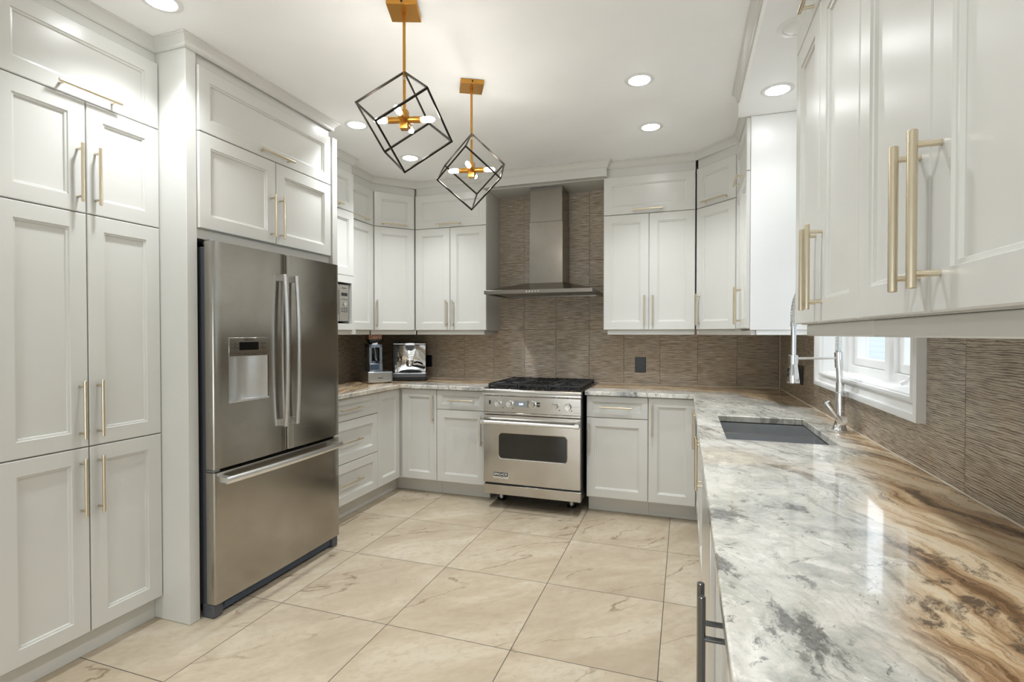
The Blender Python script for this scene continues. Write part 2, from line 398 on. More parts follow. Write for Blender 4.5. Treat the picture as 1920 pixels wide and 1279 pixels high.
def text(name, s, size, m, mat, parent, depth=.0006, spacing=1.0):
    cu = bpy.data.curves.new(name, 'FONT'); cu.body = s; cu.size = size; cu.align_x = 'CENTER'; cu.align_y = 'CENTER'
    cu.extrude = depth / 2; cu.space_character = spacing
    t = bpy.data.objects.new(name + '_tmp', cu); C.objects.link(t)
    dg = bpy.context.evaluated_depsgraph_get(); me = bpy.data.meshes.new_from_object(t.evaluated_get(dg))
    bpy.data.objects.remove(t); bpy.data.curves.remove(cu)
    off = wloc(parent)
    for v in me.vertices: v.co = (m @ v.co) - off
    me.materials.clear(); me.materials.append(mat); me.name = name
    o = bpy.data.objects.new(name, me); C.objects.link(o); o.parent = parent
    return o

# bar pull: a round bar on two posts. (u,v) is its centre on the door face
def pull(parent, m, u, v, length=.235, vertical=True, off=.034, r=.0062, mat=None, inset=.022, label=None):
    b = B(); h = length / 2
    e = Vector((0, 1, 0)) if vertical else Vector((1, 0, 0)); c = Vector((u, v, off)); P = lambda q: m @ q
    b.tube([P(c - e * h), P(c - e * (h - .0012)), P(c + e * (h - .0012)), P(c + e * h)], [r * .85, r, r, r * .85], 16)
    for sgn in (-1, 1):
        q = c + e * sgn * (h - inset)
        b.tube([P(Vector((q.x, q.y, -.001))), P(Vector((q.x, q.y, off - r * .4)))], r * .72, 12)
    o = obj('handle', b, mat or M['gold'], parent)
    if label: o['label'] = label
    return o

G = .0021   # half the gap between neighbouring fronts
def front(parent, name, m, u0, u1, v0, v1, hd=None, fw=.062, hl=.235, **kw):
    """a shaker door or drawer with its pull: hd = ('v', u, v) or ('h', u, v)"""
    d = obj(name, B().shaker(m, u0 + G, u1 - G, v0 + G, v1 - G, fw=fw), M['paint'], parent, smooth=False)
    if hd: pull(d, m, hd[1], hd[2], hl, hd[0] == 'v', **kw)
    return d
GL = 'painted kitchen cabinets'

# ================================================================== THE SETTING
YR = -3.0
struct('floor', B().box(XL - .2, 1.0, YR - .3, YW + .2, -.1, 0), M['floor'])
struct('ceiling', B().box(XL - .2, 1.0, YR - .3, YW + .2, ZC, ZC + .1), M['ceil'])
struct('wall_left', B().box(XL - .15, XL, YR, YW + .15, 0, ZC), M['wallp'])
struct('wall_back', B().box(XL, XW + .01, YW + .01, YW + .15, 0, ZC), M['wallp'])
mR = Matrix(((0, 0, 1, 0), (1, 0, 0, 0), (0, 1, 0, 0), (0, 0, 0, 1)))     # (y, z, x) grid
WY0, WY1, WZ0, WZ1 = 1.957, 3.125, 1.139, 2.06
struct('wall_right', B().grid([YR, WY0, WY1, YW + .15], [0, WZ0, WZ1, ZC], XW + .01, .903, {(1, 1)}, mR), M['wallp'])
mB = Matrix(((1, 0, 0, 0), (0, 0, 1, 0), (0, 1, 0, 0), (0, 0, 0, 1)))     # (x, z, y) grid
struct('wall_rear', B().box(XL, .71, YR - .12, YR, 0, ZC), M['wallp'])

# backsplash skins, 10 mm thick, from the worktop up to the cabinets (full height behind the hood)
struct('backsplash_back', B().grid([XL, -1.63, -.592, XW], [.90, 1.40, 2.58], YW, YW + .0095, {(0, 1), (2, 1)}, mB), M['splash_b'])
struct('backsplash_right', B().grid([.2, WY0, WY1, YW], [.90, WZ0, 1.40], XW, XW + .0095, {(1, 1)}, mR), M['splash_r'])
struct('backsplash_left', B().grid([2.795, YW], [.90, 1.40], XL + .0005, XL + .0095, set(), mR), M['splash_r'])
b = B(); b.tube([(-.70, YW - .002, ZTOP + .002), (XW, YW - .002, ZTOP + .002)], .0035, 6); b.tube([(XW - .002, YW, ZTOP + .002), (XW - .002, .2, ZTOP + .002)], .0035, 6)
b.tube([(XL + .012, YW - .002, ZTOP + .002), (-1.51, YW - .002, ZTOP + .002)], .0035, 6); b.tube([(XW - .001, YW - .001, ZTOP), (XW - .001, YW - .001, 1.37)], .003, 6)
struct('trim_6', b, M['caulk'])

# window over the sink
w = B(); w.box(.80, .92, WY0, WY1, WZ0, WZ0 + .001)
win = struct('window_1', B().grid([WY0 + .001, WY0 + .045, 2.495, 2.60, WY1 - .045, WY1 - .001], [WZ0 + .001, WZ0 + .042, WZ1 - .045, WZ1 - .001], .815, .90, {(1, 1), (3, 1)}, mR), M['white'], bevel=.003)
for a, c in ((WY0 + .045, 2.495), (2.60, WY1 - .045)):
    f = obj('sash', B().grid([a + .001, a + .042, c - .042, c - .001], [WZ0 + .043, WZ0 + .082, WZ1 - .088, WZ1 - .046], .832, .875, {(1, 1)}, mR), M['white'], win, bevel=.004)
    obj('glass_pane', B().box(.852, .856, a + .04, c - .04, WZ0 + .08, WZ1 - .085), M['glass'], f)
# stepped picture-frame casing on the tiled wall
def casing(parent):
    b = B(); y0, y1, z0, z1 = WY0, WY1, WZ0, WZ1
    prof = [(-.001, .0), (-.001, .016), (.007, .020), (.014, .016), (.018, .006), (.034, .010), (.046, .013), (.049, .026), (.058, .030), (.072, .026), (.072, .0)]
    rings = [(y0 - o, y1 + o, z0 - o, z1 + o, XW - t) for o, t in prof]; k = len(b.v)
    for a0, a1, c0, c1, xx in rings: b.v += [(xx, a0, c0), (xx, a1, c0), (xx, a1, c1), (xx, a0, c1)]
    for i in range(len(rings) - 1):
        for j in range(4): b.f.append((k + i * 4 + j, k + i * 4 + 4 + j, k + i * 4 + 4 + (j + 1) % 4, k + i * 4 + (j + 1) % 4))
    return obj('casing', b, M['white'], parent, ang=50)
casing(win)
j = B(); t = .006
j.box(XW - .0, .815, WY0 + .0005, WY1 - .0005, WZ0 + .0005, WZ0 + t); j.box(XW, .815, WY0 + .0005, WY1 - .0005, WZ1 - t, WZ1 - .0005)
j.box(XW, .815, WY0 + .0005, WY0 + t, WZ0 + t, WZ1 - t); j.box(XW, .815, WY1 - t, WY1 - .0005, WZ0 + t, WZ1 - t)
obj('reveal', j, M['white'], win)
ck = B(); ck.box(.790, .815, 2.10, 2.20, WZ0 + .008, WZ0 + .030); ck.tube([(.795, 2.13, WZ0 + .03), (.78, 2.15, WZ0 + .055), (.775, 2.20, WZ0 + .050), (.772, 2.245, WZ0 + .026)], [.010, .010, .007, .006], 10)
ck.tube([(.772, 2.245, WZ0 + .028), (.755, 2.25, WZ0 + .018)], .008, 10)
obj('crank_handle', ck, M['white'], win)
# unseen patio door behind the camera, invented to go with the fill lamp
pd_ = struct('added_door', B().grid([-2.56, -2.48, -1.14, -1.06, .28, .36], [.005, .09, 2.20, 2.278], YR + .001, YR + .05, {(1, 1), (3, 1)}, mB), M['white'])
for a, c in ((-2.48, -1.14), (-1.06, .28)): obj('glass_pane', B().box(a, c, YR + .02, YR + .025, .09, 2.20), M['glass'], pd_)
# outside the window
hs = struct('neighbour_wall', B().box(4.2, 4.4, -2, 30, -1, 4.2), M['siding'])
hw = obj('window_trim', B().grid([5.2, 5.32, 6.5, 6.62], [.6, .72, 2.2, 2.32], 4.14, 4.2, {(1, 1)}, mR), M['white'], hs)
struct('ground_outside', B().box(1.0, 9, -8, 32, -1.1, -1.0), M['lawn'])

# soffit dropped over the sink side
SX, SZ, SY = .285, 2.578, 3.205
struct('soffit', B().box(SX, XW + .008, -1.2, SY, SZ, ZC - .001), M['ceil'])

# crown moulding, mitred round the cabinets
CROWN = [(.0, .0), (.007, .0), (.012, .006), (.012, .014), (.020, .030), (.032, .043), (.038, .046), (.038, .0535), (.0, .0535)]
def crown(name, path, prof=CROWN, z=ZC - .0545):
    P = [Vector(q) for q in path]; N = len(P); dirs = [(P[i + 1] - P[i]).normalized() for i in range(N - 1)]
    nr = [Vector((d.y, -d.x)) for d in dirs]; rings = []
    for i in range(N):
        if i == 0: mt = nr[0]
        elif i == N - 1: mt = nr[-1]
        else:
            mt = (nr[i - 1] + nr[i]); mt = mt / (1 + nr[i - 1].dot(nr[i]))
        rings.append([(P[i].x + mt.x * o, P[i].y + mt.y * o, z + h) for o, h in prof])
    b = B(); K = len(prof)
    for r in rings: b.v += r
    for i in range(N - 1):
        for q in range(K): b.f.append((i * K + q, i * K + (q + 1) % K, (i + 1) * K + (q + 1) % K, (i + 1) * K + q))
    b.f.append(tuple(range(K))); b.f.append(tuple((N - 1) * K + q for q in reversed(range(K))))
    return struct(name, b, M['paint'], ang=20)

# ================================================================== LEFT WALL
# tall pantry
XP = -2.3155; t = thing('pantry_cabinet', (-2.6, 1.435, 0), 'tall pale grey pantry cabinet with three tiers of paired doors, nearest on the left wall', 'cabinet', GL)
obj('carcass', B().box(XL + .002, XP - .021, 1.127, 1.7424, .112, ZC - .002), M['paint'], t)
obj('toe_kick', B().box(XL + .002, -2.3717, 1.127, 1.7424, .001, .111), M['paint'], t)
m = frame((XP, 0, 0), (0, 1))
ys, ym, ye = 1.127, 1.4350, 1.7424
front(t, 'lift_up_door', m, ys, ye, 2.2888, ZTT + .021, ('h', 1.440, 2.322))
for z0, z1, hz in ((.1124, .8794, .7215), (.8794, 1.8327, 1.035), (1.8327, 2.2888, 1.989)):
    front(t, 'door', m, ys, ym, z0, z1, ('v', 1.402, hz)); front(t, 'door', m, ym, ye, z0, z1, ('v', 1.468, hz))
# fridge surround
XF = -2.141; t = thing('refrigerator_cabinet', (-2.5, 2.27, 0), 'pale grey cabinet boxed round and above the refrigerator, with full-height side panels', 'cabinet', GL)
obj('side_panel', B().box(XL + .002, -2.150, 1.7434, 1.7962, .001, ZC - .002), M['paint'], t, bevel=.002)
obj('side_panel', B().box(XL + .002, -2.132, 2.7440, 2.7890, .001, 2.594), M['paint'], t, bevel=.002)
obj('carcass', B().box(XL + .002, XF - .021, 1.7972, 2.7432, 1.790, ZC - .002), M['paint'], t, bevel=.0015)
m = frame((XF, 0, 0), (0, 1))
front(t, 'lift_up_door', m, 1.7990, 2.7415, 2.2888, 2.5948, ('h', 2.268, 2.319))
front(t, 'door', m, 1.7990, 2.2767, 1.8361, 2.2888, ('v', 2.238, 1.985)); front(t, 'door', m, 2.2767, 2.7415, 1.8361, 2.2888, ('v', 2.302, 1.985))

# refrigerator
t = thing('refrigerator', (-2.45, 2.267, 0), 'stainless steel french door refrigerator with water dispenser and bottom freezer drawer', 'refrigerator')
FX, FB = -2.073, -2.126
obj('body', B().box(-2.86, -2.130, 1.822, 2.712, .055, 1.752), M['dark'], t, bevel=.004)
obj('gasket', B().box(-2.1298, -2.1262, 1.832, 2.702, .075, 1.745), M['black'], t)
def sheet_door(y0, y1, z0, z1, hole=None, bow=.004):
    """door with rounded upright edges and a slightly bowed face"""
    ys = set([y0, y1]); r = .012
    ylist = [y0, y0 + .002, y0 + .006, y0 + r] + [y0 + r + (y1 - y0 - 2 * r) * i / 12 for i in range(1, 12)] + [y1 - r, y1 - .006, y1 - .002, y1]
    zlist = [z0, z1]
    if hole: ylist = sorted(q for q in ylist + [hole[0], hole[1]] if not any(0 < abs(q - h) < .008 for h in hole[:2])); zlist = [z0, hole[2], hole[3], z1]
    yc, hw = (y0 + y1) / 2, (y1 - y0) / 2
    def X(y):
        e = min(y - y0, y1 - y); d = 0 if e >= r else r - math.sqrt(max(0, r * r - (r - e) ** 2))
        return FX + bow * (1 - ((y - yc) / hw) ** 2) - d
    b = B(); n = len(ylist)
    for z in zlist: b.v += [(X(y), y, z) for y in ylist]
    for i in range(n - 1):
        for k in range(len(zlist) - 1):
            ymid = (ylist[i] + ylist[i + 1]) / 2
            if hole and k == 1 and hole[0] < ymid < hole[1]: continue
            b.f.append((k * n + i, k * n + i + 1, (k + 1) * n + i + 1, (k + 1) * n + i))
    L = len(zlist) - 1; q = len(b.v)
    b.v += [(FB, y0, z0), (FB, y1, z0), (FB, y1, z1), (FB, y0, z1)]
    b.f.append((q, q + 3, q + 2, q + 1))
    b.f.append(tuple(reversed(range(n))) + (q, q + 1)); b.f.append(tuple(range(L * n, L * n + n)) + (q + 2, q + 3))
    b.f.append(tuple(k * n for k in range(L + 1)) + (q + 3, q)); b.f.append(tuple(k * n + n - 1 for k in reversed(range(L + 1))) + (q + 1, q + 2))
    return b
ym = 2.277; HO = (1.892, 2.137, 1.014, 1.324)
dl = obj('door', sheet_door(1.812, ym - .003, .706, 1.775, HO), M['steel'], t, ang=30); dl['label'] = 'left door with the ice and water dispenser'
dr = obj('door', sheet_door(ym + .003, 2.722, .706, 1.775), M['steel'], t, ang=30)
fz = obj('freezer_drawer', sheet_door(1.812, 2.722, .070, .690, None, .006), M['steel'], t, ang=30)
def bow_handle(parent, yy):
    b = B(); N = 18; k = len(b.v)
    for i in range(N + 1):
        s = i / N; z = .842 + .822 * s; x = -2.040 + .016 * (1 - (2 * s - 1) ** 2)
        b.v += [(x - .010, yy - .012, z), (x - .002, yy - .013, z), (x + .003, yy - .006, z), (x + .003, yy + .006, z), (x - .002, yy + .013, z), (x - .010, yy + .012, z)]
    for i in range(N):
        for j in range(6): b.f.append((k + i * 6 + j, k + i * 6 + (j + 1) % 6, k + i * 6 + 6 + (j + 1) % 6, k + i * 6 + 6 + j))
    b.f.append(tuple(reversed(range(6)))); b.f.append(tuple(N * 6 + j for j in range(6)))
    for z in (.845, 1.628): b.box(FX - .004, -2.043, yy - .011, yy + .011, z, z + .034)
    obj('handle', b, M['lsteel'], parent, ang=50)
bow_handle(dl, 2.234); bow_handle(dr, 2.320)
b = B(); N = 20
for i in range(N + 1):
    s = i / N; y = 1.835 + .85 * s; x = -2.022 + .014 * (1 - (2 * s - 1) ** 2); zc = .655
    b.v += [(x - .010, y, zc - .014), (x, y, zc - .016), (x + .006, y, zc - .008), (x + .006, y, zc + .008), (x, y, zc + .016), (x - .010, y, zc + .014)]
for i in range(N):
    for j in range(6): b.f.append((i * 6 + j, i * 6 + 6 + j, i * 6 + 6 + (j + 1) % 6, i * 6 + (j + 1) % 6))
b.f.append(tuple(range(6))); b.f.append(tuple(N * 6 + j for j in reversed(range(6))))
for y in (1.838, 2.650): b.box(FX - .003, -2.026, y, y + .032, .643, .668)
obj('handle', b, M['lsteel'], fz, ang=50)
# dispenser in the left door
b = B(); y0, y1, z0, z1 = HO; N = 16; xf = FX + .0035
for z in (z0, 1.234):
    for i in range(N + 1):
        s = i / N; y = y0 + (y1 - y0) * s; b.v.append((xf - .004 - .044 * math.sin(PI * s) ** .8, y, z))
for i in range(N): b.f.append((i, i + 1, N + 2 + i, N + 1 + i))
rc = obj('dispenser_recess', b, M['lsteel'], dl, ang=60); rc['label'] = 'curved bright steel dispenser recess'
b = B(); b.v = [(xf - .004 - .044 * math.sin(PI * i / N) ** .8, y0 + (y1 - y0) * i / N, z0 + .002) for i in range(N + 1)] + [(xf + .004, y1, z0 - .002), (xf + .004, y0, z0 - .002)]
b.f = [tuple(range(N + 3))]; b.box(xf - .004, xf + .005, y0, y1, z0 - .006, z0 + .003); obj('drip_tray', b, M['lsteel'], dl)
cp = obj('control_panel', B().box(xf - .045, xf + .0025, y0, y1, 1.232, z1), M['rsteel'], dl, bevel=.0015)
md = frame((xf + .0028, 0, 0), (0, 1))
obj('display', B().mbox(md, 1.953, 2.070, 1.262, 1.302, 0, .0012), M['glossblack'], cp)
text('lettering', 'BOSCH', .0135, md @ Matrix.Translation((2.018, 1.3125, .0004)), M['ink'], cp, spacing=1.1)
em = B(); em.lathe((0, 0, 0), [(.0032, 0), (.0045, 0), (.0045, .0008), (.0032, .0008), (.0032, 0)], 20); em.box(-.001, .001, -.003, .003, 0, .0008)
em.v = [tuple(md @ (Vector(v) + Vector((1.988, 1.3125, 0)))) for v in em.v]; obj('emblem', em, M['ink'], cp)
bt = B()
for yy in (1.906, 1.912, 1.934, 1.942, 2.083, 2.091, 2.106, 2.114):
    for zz in (1.272, 1.292): bt.mbox(md, yy, yy + .006, zz, zz + .003, 0, .0008)
for yy in (1.926, 2.098): bt.mbox(md, yy, yy + .001, 1.262, 1.302, 0, .0008)
for yy in (1.985, 2.045, 2.092): bt.mbox(md, yy, yy + .007, 1.238, 1.242, 0, .0008)
bt.mbox(md, y0, y1, 1.2475, 1.2485, 0, .0006)
obj('button_marks', bt, M['ink'], cp)
b = B(); b.box(-2.14, -2.085, 1.816, 1.86, 1.756, 1.773); b.box(-2.135, -2.10, 1.818, 1.838, 1.7755, 1.785)
obj('hinge', b, M['dsteel'], t, bevel=.003)
obj('hinge', B().box(-2.125, -2.082, 1.813, 1.85, .6915, .7045), M['dsteel'], t, bevel=.002)
obj('base_grille', B().box(-2.128, -2.100, 1.86, 2.68, .018, .064).box(-2.100, -2.096, 1.88, 2.66, .036, .050), M['navy'], t)
for y in (1.815, 2.668): obj('foot', B().box(-2.16, -2.088, y, y + .052, .001, .064), M['dark'], t, bevel=.006)

# microwave cabinet between fridge and corner
XM = -2.42; ya, yb = 2.7905, 3.3655
t = thing('microwave_wall_cabinet', (-2.65, 3.08, ZRAIL), 'pale grey wall cabinet with an open niche holding the microwave, beside the refrigerator', 'cabinet', GL)
b = B(); b.box(XL + .002, XM - .021, ya, yb, 1.7825, ZC - .002); b.box(XL + .002, XM, ya, yb, ZU, 1.4205)
b.box(XL + .002, XM, ya, 2.858, 1.4205, 1.7825); b.box(XL + .002, XM, 3.334, yb, 1.4205, 1.7825); b.box(XM - .02, XM, 2.858, 3.334, 1.728, 1.7825); b.box(XL + .002, XL + .02, 2.858, 3.334, 1.4205, 1.7825)
obj('carcass', b, M['paint'], t)
m = frame((XM, 0, 0), (0, 1))
front(t, 'lift_up_door', m, ya, yb, ZT, ZTT, ('h', 3.085, 2.302)); front(t, 'door', m, ya, 3.078, 1.7825, ZT); front(t, 'door', m, 3.078, yb, 1.7825, ZT)
obj('light_rail', B().box(XM - .05, XM - .022, ya, yb + .05, ZRAIL, ZU - .0005), M['paint'], t, bevel=.003)
t = thing('microwave', (-2.63, 3.1, 1.421), 'small stainless microwave oven with keypad and dial in the cabinet niche', 'microwave')
obj('body', B().box(-2.80, -2.452, 2.868, 3.326, 1.436, 1.716), M['grey'], t, bevel=.003)
obj('door', B().loops(frame((-2.436, 0, 0), (0, 1)), [(2.870, 3.205, 1.440, 1.712, -.0155), (2.870, 3.205, 1.440, 1.712, -.002), (2.872, 3.203, 1.442, 1.710, 0), (2.895, 3.20, 1.487, 1.668, 0), (2.897, 3.198, 1.489, 1.666, -.003)]), M['rsteel'], t, smooth=False)
obj('window_glass', B().box(-2.4388, -2.4375, 2.90, 3.197, 1.491, 1.664), M['ovenglass'], t)
kp = obj('keypad', B().box(-2.4515, -2.436, 3.208, 3.324, 1.440, 1.712).box(-2.436, -2.4345, 3.215, 3.310, 1.487, 1.665), M['rsteel'], t, bevel=.001)
kb = B(); mk = frame((-2.4344, 0, 0), (0, 1))
for i in range(3):
    for z in (1.506, 1.519, 1.532): kb.mbox(mk, 3.226 + .028 * i, 3.245 + .028 * i, z, z + .007, 0, .001)
kt = B()
for i in range(3): kt.mbox(mk, 3.226 + .028 * i, 3.245 + .028 * i, 1.600, 1.607, 0, .001)
obj('function_keys', kt, M['dark'], kp)
obj('keys', kb, M['dark'], kp); obj('display', B().mbox(mk, 3.228, 3.30, 1.628, 1.652, 0, .0008), M['glossblack'], kp)
obj('dial', B().lathe((0, 0, 0), [(.015, 0), (.015, .008), (.011, .011), (0, .011)], 20, None), M['chrome'], kp)
dial = bpy.data.objects['dial']; 
for v in dial.data.vertices:
    a = v.co + wloc(kp); v.co = mk @ Vector((a.x + 3.264, a.y + 1.567, a.z)) - wloc(kp)
text('lettering', 'Panasonic', .014, frame((-2.4355, 3.262, 1.688), (0, 1)), M['ink'], kp)
for y in (2.90, 3.29): obj('foot', B().box(-2.78, -2.46, y - .012, y + .012, 1.421, 1.4355), M['black'], t)

# wall cabinet next to it, on the left wall
XUL = -2.5405
t = thing('wall_cabinet', (-2.7, 3.59, ZRAIL), 'narrow pale grey wall cabinet on the left wall, between microwave niche and corner', 'cabinet', GL)
obj('carcass', B().box(XL + .002, XUL - .021, 3.3665, 3.800, ZU, ZC - .002), M['paint'], t)
m = frame((XUL, 0, 0), (0, 1))
front(t, 'lift_up_door', m, 3.3670, 3.8090, ZT, ZTT, ('h', 3.590, 2.302)); front(t, 'door', m, 3.3670, 3.8090, ZU, ZT)
obj('light_rail', B().box(XUL - .055, XUL - .028, 3.4, 3.79, ZRAIL, ZU - .0005), M['paint'], t, bevel=.003)
# left corner, angled
YU = 4.0836; A0 = Vector((-2.5405, 3.8106)); A1 = Vector((-2.2942, 4.0836)); ul = (A1 - A0).normalized(); nl = Vector((ul.y, -ul.x))
t = thing('corner_wall_cabinet', (-2.65, 4.2, ZRAIL), 'angled pale grey corner wall cabinet above the coffee grinder, in the left corner', 'cabinet', GL)
q0 = A0 - nl * .021; q1 = A1 - nl * .021
obj('carcass', B().prism([(XL + .002, 3.8010), (q0.x - .004, 3.8010), tuple(q0), tuple(q1), (q1.x, YW - .002), (XL + .002, YW - .002)], ZU, ZC - .002), M['paint'], t)
m = frame((A0.x, A0.y, 0), ul); LL = (A1 - A0).length
front(t, 'lift_up_door', m, .003, LL - .003, ZT, ZTT, ('h', .178, 2.300)); front(t, 'door', m, .003, LL - .003, ZU, ZT, ('v', .022, 1.5185))
b = B().mbox(m, -.02, LL + .02, ZRAIL, ZU - .0005, -.06, -.032); obj('light_rail', b, M['paint'], t, bevel=.003)

# ================================================================== BACK WALL uppers
def back_upper(label, x0, xm, x1, lift, h0, h1, outer):
    t = thing('wall_cabinet', ((x0 + x1) / 2, 4.25, ZRAIL), label, 'cabinet', GL)
    obj('carcass', B().box(x0 + .001, x1 - .001, YU + .021, YW - .002, ZU, ZC - .002), M['paint'], t)
    m = frame((0, YU, 0), (1, 0))
    front(t, 'lift_up_door', m, x0, x1, ZT, ZTT, ('h', lift, 2.301))
    front(t, 'door', m, x0, xm, ZU, ZT, ('v', h0, 1.522)); front(t, 'door', m, xm, x1, ZU, ZT, ('v', h1, 1.522))
    obj('light_rail', B().box(x0 + (.03 if outer == 'l' else 0), x1 - (.03 if outer == 'r' else .004), YU + .028, YU + .056, ZRAIL, ZU - .0005)
        .box(*((x1 - .056, x1 - .03) if outer == 'r' else (x0 + .03, x0 + .056)), YU + .056, YW - .004, ZRAIL, ZU - .0005), M['paint'], t, bevel=.003)
back_upper('pale grey two-door wall cabinet left of the range hood', -2.2915, -1.9497, -1.6079, -1.951, -1.979, -1.917, 'r')
back_upper('pale grey two-door wall cabinet right of the range hood', -.6134, -.2638, .0735, -.270, -.2955, -.233, 'l')
# boxed valance over the hood
t = thing('hood_valance', (-1.11, 4.2, 2.571), 'pale grey boxed valance across the top of the hood alcove', 'valance')
obj('soffit_board', B().box(-1.6069, -.6144, YU + .0205, YW - .002, 2.571, ZC - .002), M['paint'], t)
obj('fascia', B().box(-1.632, -.5834, 4.0385, YU + .0200, 2.5755, ZC - .002), M['paint'], t, bevel=.002)

# ================================================================== RIGHT corner and right wall uppers
R0 = Vector((.0758, 4.0836)); R1 = Vector((.330, 3.8157)); ur = (R1 - R0).normalized(); nrr = Vector((ur.y, -ur.x))
t = thing('corner_wall_cabinet', (.45, 4.2, ZRAIL), 'angled pale grey corner wall cabinet in the right corner, above the worktop', 'cabinet', GL)
q0 = R0 - nrr * .021; q1 = R1 - nrr * .021
obj('carcass', B().prism([(q0.x, YW - .002), tuple(q0), tuple(q1), (q1.x + .003, 3.806), (XW - .002, 3.806), (XW - .002, YW - .002)], ZU, ZC - .002), M['paint'], t)
m = frame((R0.x, R0.y, 0), ur); LR = (R1 - R0).length
front(t, 'lift_up_door', m, .003, LR - .003, ZT, ZTT, ('h', .195, 2.304)); front(t, 'door', m, .003, LR - .003, ZU, ZT, ('v', .040, 1.522))
obj('light_rail', B().mbox(m, -.02, LR + .02, ZRAIL, ZU - .0005, -.06, -.032), M['paint'], t, bevel=.003)
XR = .330
t = thing('wall_cabinet', (.53, 3.5, ZRAIL), 'pale grey wall cabinet with a white end panel, on the right wall beyond the window', 'cabinet', GL)
obj('carcass', B().box(XR + .021, XW - .002, 3.218, 3.8045, ZU, ZC - .002), M['paint'], t)
ep = obj('end_panel', B().box(XR + .022, XW - .002, 3.206, 3.2175, ZU - .008, 2.577), M['white'], t, bevel=.001); ep['label'] = 'white end panel facing the sink'
m = frame((XR, 0, 0), (0, -1))
front(t, 'lift_up_door', m, -3.8120, -3.2070, ZT, ZTT, ('h', -3.510, 2.304))
front(t, 'door', m, -3.8120, -3.5110, ZU, ZT, ('v', -3.548, 1.522)); front(t, 'door', m, -3.5110, -3.2070, ZU, ZT, ('v', -3.474, 1.522))
obj('light_rail', B().box(XR + .03, XR + .055, 3.235, 3.79, ZRAIL, ZU - .009).box(XR + .055, XW - .004, 3.210, 3.235, ZRAIL, ZU - .0085), M['white'], t, bevel=.003)
# near uppers
XN = .3548
def near_upper(label, y1, y0, first, ym=None):
    ym = ym or (y0 + y1) / 2
    t = thing('wall_cabinet', (.53, (y0 + y1) / 2, ZRAIL), label, 'cabinet', GL)
    obj('carcass', B().box(XN + .021, XW - .002, y0 + .0005, y1 - (.0 if first else .0005), ZU, SZ - .002), M['paint'], t)
    m = frame((XN, 0, 0), (0, -1))
    front(t, 'lift_up_door', m, -y1, -y0, ZT, ZTT, ('h', -(y0 + y1) / 2, 2.304))
    front(t, 'door', m, -y1, -ym, ZU, ZT, ('v', -ym - .036, 1.527), off=.036, r=.0068); front(t, 'door', m, -ym, -y0, ZU, ZT, ('v', -ym + .036, 1.527), off=.036, r=.0068)
    b = B().box(XN + .030, XN + .056, y0, y1 - (.03 if first else 0), ZRAIL, ZU - .0005)
    if first: b.box(XN + .056, XW - .004, y1 - .056, y1 - .03, ZRAIL, ZU - .0005)
    obj('light_rail', b, M['paint'], t, bevel=.003)
near_upper('pale grey wall cabinet hanging right before the window, its far door nearest the sink', 1.960, 1.293, True, 1.640)
near_upper('pale grey wall cabinet closest to the viewer on the right, with large brass pulls', 1.293, .607, False, .950)
near_upper('pale grey wall cabinet at the right edge, running past the viewer', .607, -.08, False)

# crowns
crown('trim_1', [(XP - .021, 1.10), (XP - .021, 1.7434), (-2.150, 1.7434), (-2.150, 2.758), (-2.36, 2.758)])
crown('trim_2', [(XM - .021, 2.7905), (XM - .021, yb), (XUL - .021, yb), (A0.x - .021, A0.y + .010), (A1.x + .004, YU + .021), (-1.632, YU + .021)])
crown('trim_3', [(-1.632, YU + .03), (-1.632, 4.0385), (-.5834, 4.0385), (-.5834, YU + .03)])
crown('trim_4', [(-.5834, YU + .021), (R0.x - .003, YU + .021), (XR + .021, R1.y + .012), (XR + .021, 3.208)])
crown('trim_5', [(SX, 3.16), (SX, -1.2)])

# ================================================================== BASE CABINETS
XB, YB = -2.280, 3.7965
zk = .120
GB = 'painted base cabinets'
t = thing('drawer_base_cabinet', (-2.55, 3.12, 0), 'pale grey base cabinet with three stacked drawers beside the refrigerator', 'cabinet', GB)
obj('carcass', B().box(XL + .012, XB - .021, 2.7905, 3.4655, zk, ZCT - .001), M['paint'], t)
obj('toe_kick', B().box(XL + .012, -2.366, 2.7905, 3.4655, .001, zk - .001), M['paint'], t)
m = frame((XB, 0, 0), (0, 1))
for z0, z1, hz in ((ZB0, .4195, .277), (.4195, .7223, .573), (.7223, .8836, .8035)):
    front(t, 'drawer', m, 2.7905, 3.4659, z0, z1, ('h', 3.108, hz), hl=.25)
t = thing('corner_base_cabinet', (-2.5, 4.1, 0), 'pale grey L-shaped corner base cabinet with two doors meeting below the coffee machine', 'cabinet', GB)
obj('carcass', B().prism([(XL + .012, 3.4665), (XB - .021, 3.4665), (XB - .021, YB + .021), (-1.9365, YB + .021), (-1.9365, YW - .002), (XL + .012, YW - .002)], zk, ZCT - .001), M['paint'], t)
obj('toe_kick', B().prism([(XL + .012, 3.4665), (-2.366, 3.4665), (-2.366, 3.900), (-1.9365, 3.900), (-1.9365, YW - .002), (XL + .012, YW - .002)], .001, zk - .001), M['paint'], t)
front(t, 'door', m, 3.4659, YB - .001, ZB0, .8836)
m = frame((0, YB, 0), (1, 0))
front(t, 'door', m, XB + .018, -1.9361, ZB0, .8836, ('v', -1.965, .7285))
def back_base(label, x0, x1, hx, dxc, kx0, kx1):
    t = thing('base_cabinet', ((x0 + x1) / 2, 4.1, 0), label, 'cabinet', GB)
    obj('carcass', B().box(x0 + .0005, x1 - .0005, YB + .021, YW - .002, zk, ZCT - .001), M['paint'], t)
    obj('toe_kick', B().box(kx0, kx1, 3.900, YW - .002, .001, zk - .001), M['paint'], t)
    front(t, 'drawer', m, x0, x1, .7223, .8836, ('h', dxc, .8035)); front(t, 'door', m, x0, x1, ZB0, .7223, ('v', hx, .5685))
